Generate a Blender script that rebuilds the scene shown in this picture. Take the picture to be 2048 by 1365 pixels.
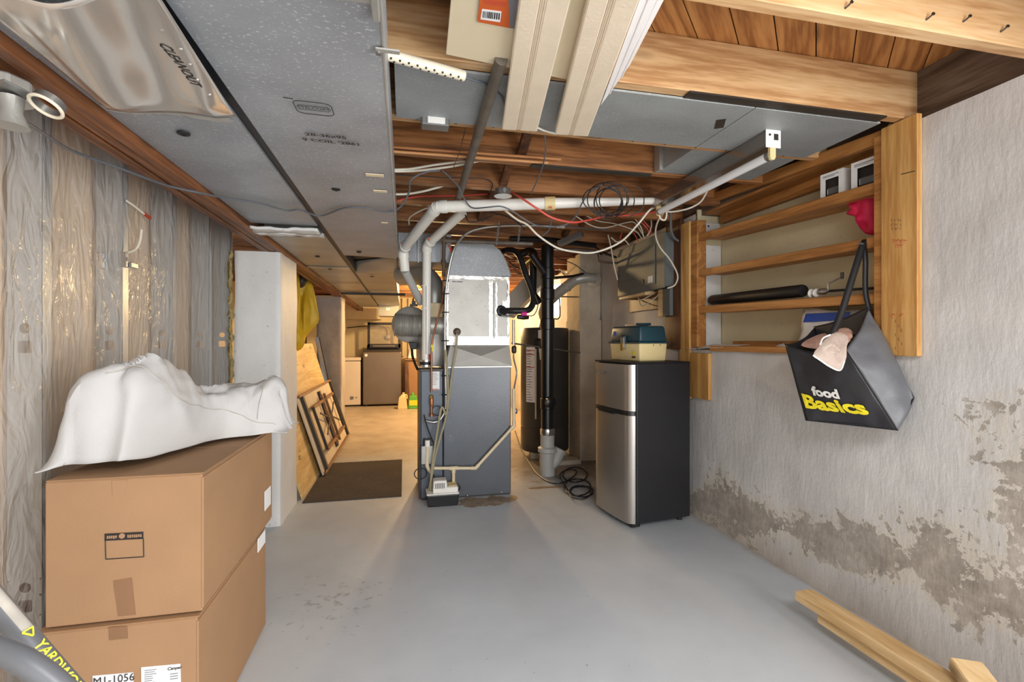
import bpy, bmesh, math, random
from mathutils import Vector, Matrix, noise
random.seed(7)
for o in list(bpy.data.objects): bpy.data.objects.remove(o)
scene = bpy.context.scene
C = scene.collection

# ------------------------------------------------------------------ camera
F_PX, CX, CY, CAM_H, YAW = 961.0, 1024.0, 682.5, 1.2, math.radians(12.67)
cam = bpy.data.cameras.new('camera'); cam.sensor_width = 36.0; cam.lens = F_PX / 2048 * 36
cam.clip_start = 0.02
cam_o = bpy.data.objects.new('camera', cam); C.objects.link(cam_o)
cam_o.location = (0, 0, CAM_H); cam_o.rotation_euler = (math.pi / 2, 0, -YAW)
scene.camera = cam_o

# ------------------------------------------------------------------ world, lights, exposure
scene.view_settings.view_transform = 'Standard'; scene.view_settings.look = 'None'
scene.view_settings.exposure = -0.18; scene.view_settings.gamma = 1.0
scene.view_settings.use_curve_mapping = False
w = bpy.data.worlds.new('sky'); scene.world = w; w.use_nodes = True
w.node_tree.nodes['Background'].inputs[0].default_value = (0.85, 0.92, 1.0, 1)
w.node_tree.nodes['Background'].inputs[1].default_value = 3.0

def area(name, loc, target, sx, sy, power, col):
    l = bpy.data.lights.new(name, 'AREA'); l.shape = 'RECTANGLE'; l.size = sx; l.size_y = sy
    l.energy = power; l.color = col
    o = bpy.data.objects.new(name, l); C.objects.link(o); o.location = loc
    o.rotation_euler = (Vector(target) - Vector(loc)).to_track_quat('-Z', 'Y').to_euler()
    return o
def point(name, loc, power, col, r=0.05):
    l = bpy.data.lights.new(name, 'POINT'); l.energy = power; l.color = col; l.shadow_soft_size = r
    o = bpy.data.objects.new(name, l); C.objects.link(o); o.location = loc
    return o
area('added_light_from_rear', (0.4, -2.75, 1.05), (0.35, 3.0, 1.6), 2.6, 1.8, 62, (1.0, 0.985, 0.96))  # added light from behind the camera; the rear opening is assumed
area('added_light_from_right', (1.96, -0.6, 1.05), (-0.9, 1.7, 1.25), 1.0, 1.8, 84, (1.0, 0.98, 0.95))  # added light from the right; its doorway is cut into the unseen wall
area('added_overhead_light', (0.35, -0.35, 2.04), (0.35, 0.25, 0.0), 1.3, 0.5, 60, (0.95, 0.98, 1.0))  # added overhead light to brighten the floor, no lamp is built here
WARM = (1.0, 0.68, 0.32)
point('assumed_laundry_bulb_light', (0.75, 7.6, 1.9), 240, WARM, 0.06)  # assumed bulb, out of view, for the warm light at the laundry end
point('assumed_furnace_room_bulb_light', (0.33, 6.3, 1.93), 42, WARM, 0.06)  # second assumed bulb, kept out of view behind the plenum

# ------------------------------------------------------------------ geometry helpers
SN, CS = math.sin(YAW), math.cos(YAW)
def at(px, py, X=None, Y=None, Z=None):
    """point of the place seen at photograph pixel px,py that lies at the given X, Y or Z"""
    x = (px - CX) / F_PX; z = (CY - py) / F_PX
    d = Vector((SN + x * CS, CS - x * SN, z))
    t = X / d.x if X is not None else (Y / d.y if Y is not None else (Z - CAM_H) / d.z)
    return Vector((0, 0, CAM_H)) + d * t

def spline(pts, n=6, closed=False):
    pts = [Vector(p) for p in pts]
    if len(pts) < 3: return pts
    out = []; N = len(pts)
    for i in range(N if closed else N - 1):
        p0 = pts[i - 1] if (i > 0 or closed) else pts[i] * 2 - pts[i + 1]
        p1 = pts[i]; p2 = pts[(i + 1) % N]
        p3 = pts[(i + 2) % N] if (i + 2 < N or closed) else p2 * 2 - p1
        for k in range(n):
            t = k / n; t2 = t * t; t3 = t2 * t
            out.append(0.5 * ((2 * p1) + (p2 - p0) * t + (2 * p0 - 5 * p1 + 4 * p2 - p3) * t2 + (3 * p1 - p0 - 3 * p2 + p3) * t3))
    if not closed: out.append(pts[-1])
    return out

class MB:
    def __init__(s): s.v = []; s.f = []
    def add(s, vs, fs):
        b = len(s.v); s.v += [Vector(p) for p in vs]; s.f += [tuple(b + i for i in f) for f in fs]; return s
    def box(s, x0, x1, y0, y1, z0, z1):
        return s.add([(x, y, z) for z in (z0, z1) for y in (y0, y1) for x in (x0, x1)],
                     [(0, 2, 3, 1), (4, 5, 7, 6), (0, 1, 5, 4), (2, 6, 7, 3), (0, 4, 6, 2), (1, 3, 7, 5)])
    def hexa(s, lo, hi):
        """box from four lower and four upper corners (both counterclockwise from above)"""
        return s.add(list(lo) + list(hi), [(3, 2, 1, 0), (4, 5, 6, 7)] + [(i, (i + 1) % 4, 4 + (i + 1) % 4, 4 + i) for i in range(4)])
    def bar(s, a, b, w, h, up=(0, 0, 1)):
        a = Vector(a); b = Vector(b); d = (b - a).normalized(); up = Vector(up)
        r = d.cross(up)
        if r.length < 1e-5: r = d.cross(Vector((1, 0, 0)))
        r.normalize(); u = r.cross(d).normalized(); r = r * w / 2; u = u * h / 2
        return s.hexa([a - r - u, a + r - u, b + r - u, b - r - u], [a - r + u, a + r + u, b + r + u, b - r + u])
    def tube(s, pts, r, n=10, caps=True, closed=False):
        pts = [Vector(p) for p in pts]; N = len(pts)
        rs = r if isinstance(r, (list, tuple)) else [r] * N
        tan = []
        for i in range(N):
            a = pts[i - 1] if (i > 0 or closed) else pts[i]
            b = pts[(i + 1) % N] if (i < N - 1 or closed) else pts[i]
            t = b - a
            tan.append(t.normalized() if t.length > 1e-9 else Vector((0, 0, 1)))
        ref = Vector((0, 0, 1)) if abs(tan[0].z) < .9 else Vector((1, 0, 0))
        u = tan[0].cross(ref).normalized(); vs = []; fs = []
        for i in range(N):
            u = (u - tan[i] * u.dot(tan[i]))
            u = u.normalized() if u.length > 1e-6 else tan[i].orthogonal().normalized()
            w_ = tan[i].cross(u)
            for k in range(n):
                a = 2 * math.pi * k / n
                vs.append(pts[i] + (u * math.cos(a) + w_ * math.sin(a)) * rs[i])
        for i in range(N if closed else N - 1):
            j = (i + 1) % N
            for k in range(n):
                fs.append((i * n + k, i * n + (k + 1) % n, j * n + (k + 1) % n, j * n + k))
        if caps and not closed:
            fs.append(tuple(range(n - 1, -1, -1))); fs.append(tuple((N - 1) * n + k for k in range(n)))
        return s.add(vs, fs)
    def lathe(s, prof, o=(0, 0, 0), ax=(0, 0, 1), n=20, caps=True):
        o = Vector(o); ax = Vector(ax).normalized(); u = ax.orthogonal().normalized(); w_ = ax.cross(u)
        vs = []; fs = []
        for r, h in prof:
            for k in range(n):
                a = 2 * math.pi * k / n
                vs.append(o + ax * h + (u * math.cos(a) + w_ * math.sin(a)) * r)
        for i in range(len(prof) - 1):
            for k in range(n):
                fs.append((i * n + k, i * n + (k + 1) % n, (i + 1) * n + (k + 1) % n, (i + 1) * n + k))
        if caps:
            fs.append(tuple(range(n - 1, -1, -1))); fs.append(tuple((len(prof) - 1) * n + k for k in range(n)))
        return s.add(vs, fs)
    def prism(s, poly, ext):
        """closed polygon of 3D points extruded by vector ext"""
        p = [Vector(q) for q in poly]; e = Vector(ext); n = len(p)
        return s.add(p + [q + e for q in p], [tuple(range(n - 1, -1, -1)), tuple(range(n, 2 * n))] +
                     [(i, (i + 1) % n, n + (i + 1) % n, n + i) for i in range(n)])
    def grid(s, fn, nu, nv, flip=False):
        vs = [fn(i / nu, j / nv) for j in range(nv + 1) for i in range(nu + 1)]
        fs = []
        for j in range(nv):
            for i in range(nu):
                q = (j * (nu + 1) + i, j * (nu + 1) + i + 1, (j + 1) * (nu + 1) + i + 1, (j + 1) * (nu + 1) + i)
                fs.append(q[::-1] if flip else q)
        return s.add(vs, fs)
    def build(s, name, m, parent=None, smooth=False, bevel=0, segs=1, local=False, fix=True):
        off = Vector((0, 0, 0))
        if parent is not None and not local: off = Vector(parent.get('_o', (0, 0, 0)))
        me = bpy.data.meshes.new(name)
        me.from_pydata([tuple(p - off) for p in s.v], [], s.f)
        bm = bmesh.new(); bm.from_mesh(me)
        if fix: bmesh.ops.recalc_face_normals(bm, faces=bm.faces)
        if bevel:
            es = [e for e in bm.edges if len(e.link_faces) == 2 and e.calc_face_angle(0) > 0.6]
            bmesh.ops.bevel(bm, geom=es, offset=bevel, segments=segs, affect='EDGES', profile=0.5)
        bm.to_mesh(me); bm.free()
        if smooth:
            me.polygons.foreach_set('use_smooth', [True] * len(me.polygons))
            me.set_sharp_from_angle(angle=0.7)
        me.materials.append(m)
        o = bpy.data.objects.new(name, me); C.objects.link(o)
        if parent is not None:
            o.parent = parent; o['_o'] = tuple(parent.get('_o', (0, 0, 0)))
        return o

ALL = []
def thing(name, label, cat, loc=(0, 0, 0), group=None, rotz=0):
    o = bpy.data.objects.new(name, None); C.objects.link(o); o.location = loc
    o.rotation_euler = (0, 0, rotz); o.empty_display_size = 0.05
    o['_o'] = tuple(loc); return tag(o, label, cat, group)
def tag(o, label, cat, group=None):
    o['label'] = label; o['category'] = cat
    if group: o['group'] = group
    return o
def struct(o, label=None, kind='structure'):
    o['kind'] = kind
    if label: o['label'] = label
    return o
def root(name, label, loc=(0, 0, 0)):
    o = bpy.data.objects.new(name, None); C.objects.link(o); o.location = loc; o['_o'] = tuple(loc)
    return struct(o, label)
def copy_part(o, parent, loc):
    c = o.copy(); C.objects.link(c); c.parent = parent; c.location = loc; return c
def box(name, m, parent, x0, x1, y0, y1, z0, z1, bevel=0, **k):
    return MB().box(x0, x1, y0, y1, z0, z1).build(name, m, parent, bevel=bevel, **k)

def text_mesh(s, size, bold=0.0, shear=0.0):
    cu = bpy.data.curves.new('lettering', 'FONT'); cu.body = s; cu.size = size; cu.shear = shear
    cu.offset = bold; cu.extrude = 0; cu.resolution_u = 3
    cu.align_x = 'CENTER'; cu.align_y = 'CENTER'
    o = bpy.data.objects.new('lettering', cu); C.objects.link(o)
    dg = bpy.context.evaluated_depsgraph_get()
    me = bpy.data.meshes.new_from_object(o.evaluated_get(dg))
    vs = [v.co.copy() for v in me.vertices]; fs = [tuple(p.vertices) for p in me.polygons]
    bpy.data.objects.remove(o); bpy.data.curves.remove(cu); bpy.data.meshes.remove(me)
    return vs, fs
def text(name, s, size, o, xd, yd, m, parent, bold=0.0, shear=0.0, sx=1.0, fn=None, local=False, off=0.0008):
    vs, fs = text_mesh(s, size, bold, shear)
    o = Vector(o); xd = Vector(xd).normalized(); yd = Vector(yd).normalized(); nn = xd.cross(yd)
    mb = MB()
    if fn: mb.add([fn(v.x * sx, v.y) for v in vs], fs)
    else: mb.add([o + xd * v.x * sx + yd * v.y + nn * off for v in vs], fs)
    return mb.build(name, m, parent, local=local, fix=False)

# ------------------------------------------------------------------ materials
MATS = {}
def nt_of(name):
    m = bpy.data.materials.new(name); m.use_nodes = True; nt = m.node_tree
    b = nt.nodes['Principled BSDF']; return m, nt, b
def N(nt, t, **kw):
    n = nt.nodes.new(t)
    for k, v in kw.items():
        if k in n.inputs.keys(): n.inputs[k].default_value = v
        else: setattr(n, k, v)
    return n
def ramp(nt, stops, fac):
    r = nt.nodes.new('ShaderNodeValToRGB'); e = r.color_ramp.elements
    while len(e) < len(stops): e.new(0.5)
    for i, (p, c) in enumerate(stops): e[i].position = p; e[i].color = (c[0], c[1], c[2], 1)
    nt.links.new(fac, r.inputs[0]); return r.outputs[0]
def coords(nt, scale=(1, 1, 1), rot=(0, 0, 0)):
    tc = nt.nodes.new('ShaderNodeTexCoord'); mp = nt.nodes.new('ShaderNodeMapping')
    mp.inputs['Scale'].default_value = scale; mp.inputs['Rotation'].default_value = rot
    nt.links.new(tc.outputs['Object'], mp.inputs[0]); return mp.outputs[0]
def bump(nt, b, h, strength=0.3, dist=0.01):
    bn = nt.nodes.new('ShaderNodeBump'); bn.inputs['Strength'].default_value = strength; bn.inputs['Distance'].default_value = dist
    nt.links.new(h, bn.inputs['Height']); nt.links.new(bn.outputs[0], b.inputs['Normal'])
def mixc(nt, fac, a, bcol, mode='MIX'):
    m = nt.nodes.new('ShaderNodeMix'); m.data_type = 'RGBA'; m.blend_type = mode
    for i, v in ((0, fac), (6, a), (7, bcol)):
        if hasattr(v, 'is_linked') or hasattr(v, 'links'): nt.links.new(v, m.inputs[i])
        elif i == 0: m.inputs[0].default_value = v
        else: m.inputs[i].default_value = (v[0], v[1], v[2], 1)
    return m.outputs[2]
def lin(r, g, b):
    f = lambda c: (c / 255 / 12.92) if c / 255 <= .04045 else ((c / 255 + .055) / 1.055) ** 2.4
    return (f(r), f(g), f(b))
def plain(name, col, rough=0.5, metal=0.0, var=0.12, scale=12, bmp=0.0, bscale=60, spec=0.5, **kw):
    m, nt, b = nt_of(name); co = coords(nt)
    n = N(nt, 'ShaderNodeTexNoise', Scale=scale, Detail=4.0); nt.links.new(co, n.inputs['Vector'])
    c = ramp(nt, [(0.3, [x * (1 - var) for x in col]), (0.7, [min(1, x * (1 + var)) for x in col])], n.outputs[0])
    nt.links.new(c, b.inputs['Base Color'])
    b.inputs['Roughness'].default_value = rough; b.inputs['Metallic'].default_value = metal
    b.inputs['Specular IOR Level'].default_value = spec
    if bmp:
        n2 = N(nt, 'ShaderNodeTexNoise', Scale=bscale, Detail=5.0); nt.links.new(co, n2.inputs['Vector'])
        bump(nt, b, n2.outputs[0], bmp, 0.004)
    for k, v in kw.items(): b.inputs[k].default_value = v
    return m
def wood(name, dark, mid, light, axis='x', rough=0.5, ring=9.0, knots=True):
    """softwood with grain along axis, rings and knots"""
    m, nt, b = nt_of(name)
    sc = {'x': (0.55, 7, 7), 'y': (7, 0.55, 7), 'z': (7, 7, 0.55)}[axis]
    co = coords(nt, sc)
    wn = N(nt, 'ShaderNodeTexNoise', Scale=0.9, Detail=3.0, Distortion=0.6); nt.links.new(co, wn.inputs['Vector'])
    mu = N(nt, 'ShaderNodeMath', operation='MULTIPLY'); nt.links.new(wn.outputs[0], mu.inputs[0]); mu.inputs[1].default_value = ring
    sn = N(nt, 'ShaderNodeMath', operation='PINGPONG'); nt.links.new(mu.outputs[0], sn.inputs[0]); sn.inputs[1].default_value = 0.5
    fi = N(nt, 'ShaderNodeTexNoise', Scale=14.0, Detail=5.0); nt.links.new(co, fi.inputs['Vector'])
    ad = N(nt, 'ShaderNodeMath', operation='ADD'); nt.links.new(sn.outputs[0], ad.inputs[0]); nt.links.new(fi.outputs[0], ad.inputs[1])
    c = ramp(nt, [(0.32, light), (0.68, mid), (1.0, dark)], ad.outputs[0])
    big = N(nt, 'ShaderNodeTexNoise', Scale=1.6, Detail=2.0); nt.links.new(coords(nt), big.inputs['Vector'])
    c = mixc(nt, 0.4, c, ramp(nt, [(0.3, (0.62, 0.56, 0.5)), (0.65, (1, 1, 1))], big.outputs[0]), 'MULTIPLY')
    if knots:
        ks = {'x': (2.2, 6.5, 6.5), 'y': (6.5, 2.2, 6.5), 'z': (6.5, 6.5, 2.2)}[axis]
        vo = N(nt, 'ShaderNodeTexVoronoi', Scale=0.8); nt.links.new(coords(nt, ks), vo.inputs['Vector'])
        kf = ramp(nt, [(0.0, (1, 1, 1)), (0.07, (0.75, 0.75, 0.75)), (0.15, (0, 0, 0))], vo.outputs['Distance'])
        c = mixc(nt, kf, c, [x * 0.4 for x in dark])
    nt.links.new(c, b.inputs['Base Color']); b.inputs['Roughness'].default_value = rough
    bump(nt, b, fi.outputs[0], 0.15, 0.002)
    return m
def galv(name, base, rough=0.42, fleck=0.7, metal=0.35, sc=75.0):
    """galvanised sheet with pale spangle flecks and cloudy staining"""
    m, nt, b = nt_of(name); co = coords(nt, (1, 1.5, 1))
    v = N(nt, 'ShaderNodeTexNoise', Scale=sc * 1.3, Detail=3.0, Roughness=0.65); nt.links.new(co, v.inputs['Vector'])
    fl = ramp(nt, [(0.59, (0, 0, 0)), (0.66, (1, 1, 1))], v.outputs[0])
    cl = N(nt, 'ShaderNodeTexNoise', Scale=2.6, Detail=5.0); nt.links.new(co, cl.inputs['Vector'])
    c0 = ramp(nt, [(0.3, [x * 0.80 for x in base]), (0.7, [x * 1.15 for x in base])], cl.outputs[0])
    mm = N(nt, 'ShaderNodeMath', operation='MULTIPLY'); nt.links.new(fl, mm.inputs[0]); mm.inputs[1].default_value = fleck
    c = mixc(nt, mm.outputs[0], c0, [min(1, x * 1.9) for x in base])
    nt.links.new(c, b.inputs['Base Color']); b.inputs['Metallic'].default_value = metal
    b.inputs['Roughness'].default_value = rough
    bump(nt, b, cl.outputs[0], 0.12, 0.01)
    return m
def film(name, alpha, tint=(1, 1, 1)):
    """clear plastic sheet with wrinkles"""
    m, nt, b = nt_of(name); co = coords(nt, (1, 3.0, 1))
    n = N(nt, 'ShaderNodeTexNoise', Scale=5.0, Detail=4.0, Distortion=1.4); nt.links.new(co, n.inputs['Vector'])
    b.inputs['Base Color'].default_value = (*tint, 1); b.inputs['Roughness'].default_value = 0.16
    bump(nt, b, n.outputs[0], 1.0, 0.03)
    tr = nt.nodes.new('ShaderNodeBsdfTransparent'); mx = nt.nodes.new('ShaderNodeMixShader')
    mx.inputs[0].default_value = alpha
    nt.links.new(tr.outputs[0], mx.inputs[1]); nt.links.new(b.outputs[0], mx.inputs[2])
    nt.links.new(mx.outputs[0], nt.nodes['Material Output'].inputs[0])
    return m
def concrete(name, base, var=0.14, rough=0.75, bmp=0.5):
    m, nt, b = nt_of(name); co = coords(nt)
    n = N(nt, 'ShaderNodeTexNoise', Scale=3.0, Detail=8.0, Roughness=0.62); nt.links.new(co, n.inputs['Vector'])
    c = ramp(nt, [(0.3, [x * (1 - var) for x in base]), (0.7, [min(1, x * (1 + var * .6)) for x in base])], n.outputs[0])
    n3 = N(nt, 'ShaderNodeTexNoise', Scale=38.0, Detail=4.0); nt.links.new(co, n3.inputs['Vector'])
    c = mixc(nt, ramp(nt, [(0.70, (0, 0, 0)), (0.74, (1, 1, 1))], n3.outputs[0]), c, [x * 0.55 for x in base])
    nt.links.new(c, b.inputs['Base Color']); b.inputs['Roughness'].default_value = rough
    n2 = N(nt, 'ShaderNodeTexNoise', Scale=26.0, Detail=6.0); nt.links.new(co, n2.inputs['Vector'])
    bump(nt, b, n2.outputs[0], bmp, 0.006)
    return m
def M(k, fn=None):
    if k not in MATS: MATS[k] = fn()
    return MATS[k]
JD, JM, JL = lin(108, 66, 34), lin(178, 124, 72), lin(214, 168, 112)
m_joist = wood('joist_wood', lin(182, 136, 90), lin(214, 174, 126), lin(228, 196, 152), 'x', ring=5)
m_joist_dark = wood('dark_joist_wood', lin(112, 72, 40), lin(158, 106, 62), lin(180, 126, 78), 'x', ring=5)  # darker tone for all joists outside the near bays
m_beam = wood('beam_wood', lin(92, 54, 30), lin(134, 84, 50), lin(156, 102, 64), 'y', ring=5)
m_sub = wood('subfloor_wood', lin(146, 92, 46), lin(184, 126, 70), lin(200, 144, 86), 'x', ring=7)
m_shelf = wood('shelf_wood', lin(158, 104, 52), lin(188, 130, 70), lin(200, 144, 84), 'y', ring=5)
m_post = wood('post_wood', lin(190, 138, 74), lin(216, 168, 100), lin(228, 186, 120), 'z', ring=5)
m_pine = wood('pine_wood', lin(204, 166, 110), lin(226, 194, 144), lin(236, 210, 164), 'y', ring=4)
m_ply = wood('plywood', lin(206, 168, 104), lin(226, 194, 132), lin(236, 208, 150), 'y', ring=4)
m_brown = wood('brown_wood', lin(70, 40, 22), lin(104, 64, 36), lin(128, 84, 50), 'z')
m_dowel = wood('dowel_wood', lin(170, 110, 62), lin(200, 142, 88), lin(214, 160, 108), 'x', knots=False)
m_galv = galv('galvanised_duct', lin(150, 154, 159), metal=0.15)
m_galv2 = galv('dull_galvanised_sheet', lin(150, 154, 154), rough=0.5, fleck=0.45, metal=0.15)
m_galvf = galv('smooth_galvanised', lin(168, 166, 160), rough=0.4, fleck=0.15, metal=0.35)
m_shiny = plain('shiny_tin_sheet', lin(222, 217, 210), 0.17, 0.72, 0.05, 4, 0.15, 3)
m_foil = plain('foil_tape', lin(196, 194, 188), 0.28, 0.55, 0.06, 10, 0.5, 30)
m_foilbox = plain('foil_faced_board', lin(166, 164, 158), 0.42, 0.4, 0.08, 8, 0.25, 20)
m_stud = plain('steel_stud', lin(176, 180, 182), 0.36, 0.65, 0.06, 5)
m_steel = plain('bare_steel', lin(150, 150, 148), 0.35, 0.8, 0.1, 10)
m_chrome = plain('bright_metal', lin(200, 200, 200), 0.2, 0.9, 0.05, 10)
m_iron = plain('grey_iron_pipe', lin(118, 110, 100), 0.5, 0.5, 0.2, 14)
m_rust = plain('rusty_pipe', lin(92, 76, 64), 0.6, 0.4, 0.25, 18)
m_black = plain('black_rubber', lin(26, 26, 28), 0.5, 0.0, 0.15, 10)
m_gap = plain('black_duct_gap', lin(24, 26, 32), 0.45, 0.0, 0.2, 10)  # black that stands for the dark inside open duct gaps
m_abs = plain('black_abs_plastic', lin(24, 24, 25), 0.28, 0.0, 0.1, 10)
m_pvc = plain('white_pvc', lin(236, 234, 226), 0.32, 0.0, 0.05, 6)
m_cpvc = plain('cream_drain_pipe', lin(216, 200, 168), 0.4, 0.0, 0.06, 8)
m_orange = plain('orange_sticker', lin(206, 96, 42), 0.5, 0, 0.05, 8)
m_greypvc = plain('grey_pvc', lin(176, 176, 172), 0.45, 0, 0.08, 8)
m_white = plain('white_plastic', lin(232, 230, 224), 0.4, 0, 0.04, 8)
m_paper = plain('white_paper', lin(236, 236, 236), 0.7, 0, 0.04, 8)
m_ink = plain('black_ink', lin(34, 32, 34), 0.6, 0, 0.1, 8)
m_inkgrey = plain('grey_ink', lin(120, 120, 126), 0.6, 0, 0.1, 8)
m_inkred = plain('red_ink', lin(176, 60, 40), 0.6, 0, 0.1, 8)
m_copper = plain('copper_tube', lin(160, 104, 72), 0.35, 0.7, 0.15, 12)
m_brass = plain('brass_fitting', lin(186, 152, 84), 0.3, 0.8, 0.1, 12)
m_cable_w = plain('white_cable', lin(222, 216, 200), 0.45, 0, 0.05, 8)
m_cable_b = plain('black_cable', lin(32, 32, 34), 0.42, 0, 0.1, 8)
m_cable_g = plain('grey_cable', lin(92, 96, 102), 0.45, 0, 0.1, 8)
m_cable_r = plain('red_cable', lin(216, 84, 70), 0.45, 0, 0.06, 8)
m_vinyl = plain('cream_vinyl', lin(224, 208, 184), 0.5, 0, 0.04, 10, 0.25, 90)
m_vinyl2 = plain('plain_cream_vinyl', lin(222, 206, 174), 0.45, 0, 0.03, 5)
m_vinylw = plain('white_vinyl', lin(228, 224, 222), 0.4, 0, 0.03, 8)
m_card = plain('brown_cardboard', lin(160, 124, 90), 0.8, 0, 0.05, 5, 0.12, 120)
m_cardd = plain('packing_tape', lin(138, 104, 76), 0.25, 0, 0.05, 6)
m_canvas = plain('white_canvas', lin(192, 190, 188), 0.9, 0, 0.03, 6, 0.2, 160)
m_furn = plain('grey_furnace_enamel', lin(82, 86, 92), 0.28, 0.25, 0.05, 4, 0.12, 90)
m_furn2 = plain('furnace_door_enamel', lin(84, 92, 102), 0.4, 0.2, 0.05, 4, 0.08, 90)
m_heater = plain('dark_tank_enamel', lin(70, 68, 66), 0.35, 0.3, 0.06, 5)
m_stain = plain('brushed_stainless', lin(176, 172, 166), 0.34, 0.9, 0.05, 3)
m_fblack = plain('fridge_black_side', lin(26, 26, 30), 0.5, 0, 0.08, 5, 0.1, 160)
m_panelg = plain('grey_panel_enamel', lin(98, 104, 104), 0.55, 0.0, 0.05, 6)
m_teal = plain('dark_teal_plastic', lin(28, 62, 74), 0.4, 0, 0.06, 6)
m_cream = plain('cream_plastic', lin(226, 206, 152), 0.45, 0, 0.04, 6)
m_yellow = plain('yellow_print', lin(240, 222, 40), 0.5, 0, 0.04, 6)
m_yprint = plain('handle_yellow_print', lin(222, 216, 70), 0.5, 0, 0.04, 6)
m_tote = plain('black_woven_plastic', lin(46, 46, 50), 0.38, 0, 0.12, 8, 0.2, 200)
m_tote_lit = plain('lit_woven_plastic', lin(98, 100, 104), 0.36, 0, 0.12, 8, 0.2, 200)  # paler copy of the black weave, painted as the lit side
m_blackc = plain('black_lining', lin(16, 16, 17), 0.8, 0, 0.1, 8)
m_red = plain('red_fabric', lin(206, 22, 72), 0.6, 0, 0.1, 10)
m_glove = plain('beige_knit', lin(186, 168, 156), 0.9, 0, 0.08, 30, 0.3, 220)
m_jacket = plain('yellow_raincoat', lin(206, 170, 30), 0.5, 0, 0.12, 6)
m_tool = plain('grey_handle', lin(98, 100, 104), 0.4, 0, 0.08, 8)
m_toolw = plain('worn_wood_grey', lin(176, 170, 160), 0.7, 0, 0.15, 30)
m_insul = plain('yellow_foam', lin(160, 142, 92), 0.95, 0, 0.25, 40, 0.8, 60)
m_tan = plain('tan_board_back', lin(214, 186, 152), 0.85, 0, 0.05, 2)
m_washer = plain('taupe_enamel', lin(120, 108, 96), 0.35, 0.3, 0.05, 4)
m_freezer = plain('freezer_white_enamel', lin(226, 216, 204), 0.4, 0, 0.03, 4)
m_dark = plain('dark_plastic', lin(50, 44, 38), 0.45, 0, 0.08, 6)
m_green = plain('green_plastic', lin(92, 176, 50), 0.35, 0, 0.08, 6)
m_blue = plain('blue_print', lin(24, 76, 176), 0.5, 0, 0.05, 6)
m_pink = plain('magenta_sticker', lin(206, 40, 140), 0.5, 0, 0.05, 6)
m_tube = plain('clear_vinyl_tube', lin(190, 182, 152), 0.2, 0, 0.06, 8, **{'Transmission Weight': 0.35})
m_poly = film('clear_poly_film', 0.26, (0.93, 0.91, 0.88))
m_glass = film('smoked_glass', 0.25, (0.5, 0.46, 0.4))
m_tubel = plain('fluorescent_tube_glass', lin(236, 238, 240), 0.2, 0, 0.02, 5)
m_fix = plain('fixture_reflector', lin(160, 152, 146), 0.14, 0.85, 0.08, 5)
m_fixw = plain('fixture_white_enamel', lin(226, 226, 226), 0.3, 0, 0.03, 5)
m_table = plain('table_underside', lin(206, 190, 164), 0.7, 0, 0.06, 6)
m_tabler = plain('rusty_leg', lin(132, 96, 64), 0.5, 0.3, 0.3, 20)
m_white_paint = concrete('white_painted_concrete', lin(222, 222, 220), 0.06, 0.6, 0.35)
m_col2 = concrete('grey_plastered_concrete', lin(176, 168, 160), 0.25, 0.8, 0.6)
m_niche = concrete('cream_painted_concrete', lin(212, 200, 164), 0.08, 0.7, 0.3)
m_chim = concrete('stained_concrete', lin(190, 176, 156), 0.3, 0.85, 0.7)
m_farwall = concrete('cream_wall_paint', lin(222, 204, 166), 0.08, 0.8, 0.15)
m_slab = concrete('pale_concrete_block', lin(190, 180, 164), 0.15, 0.85, 0.4)
m_sill = wood('dusty_sill_wood', lin(74, 60, 50), lin(104, 88, 76), lin(128, 114, 102), 'y', ring=5)
m_tubep = plain('ivory_plastic', lin(226, 216, 194), 0.45, 0, 0.03, 6)
m_knit2 = plain('brown_knit', lin(164, 128, 112), 0.9, 0, 0.1, 30, 0.3, 220)
# ------------------------------------------------------------------ special surfaces
def mth(nt, op, a, b=0.0, clamp=False):
    n = nt.nodes.new('ShaderNodeMath'); n.operation = op; n.use_clamp = clamp
    for i, v in enumerate((a, b)):
        if isinstance(v, (int, float)): n.inputs[i].default_value = v
        else: nt.links.new(v, n.inputs[i])
    return n.outputs[0]
def sepxyz(nt):
    tc = nt.nodes.new('ShaderNodeTexCoord'); s = nt.nodes.new('ShaderNodeSeparateXYZ')
    nt.links.new(tc.outputs['Object'], s.inputs[0]); return tc.outputs['Object'], s.outputs
def blob(nt, a, b, ca, cb, ra, rb):
    """1 at the centre of an ellipse, falling to 0 at its rim and below outside"""
    da = mth(nt, 'DIVIDE', mth(nt, 'SUBTRACT', a, ca), ra); db = mth(nt, 'DIVIDE', mth(nt, 'SUBTRACT', b, cb), rb)
    return mth(nt, 'SUBTRACT', 1.0, mth(nt, 'SQRT', mth(nt, 'ADD', mth(nt, 'MULTIPLY', da, da), mth(nt, 'MULTIPLY', db, db))))
def nz(nt, co, scale, detail=6.0, rough=0.6, dist=0.0):
    n = N(nt, 'ShaderNodeTexNoise', Scale=scale, Detail=detail, Roughness=rough, Distortion=dist); nt.links.new(co, n.inputs['Vector'])
    return n.outputs[0]
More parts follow.
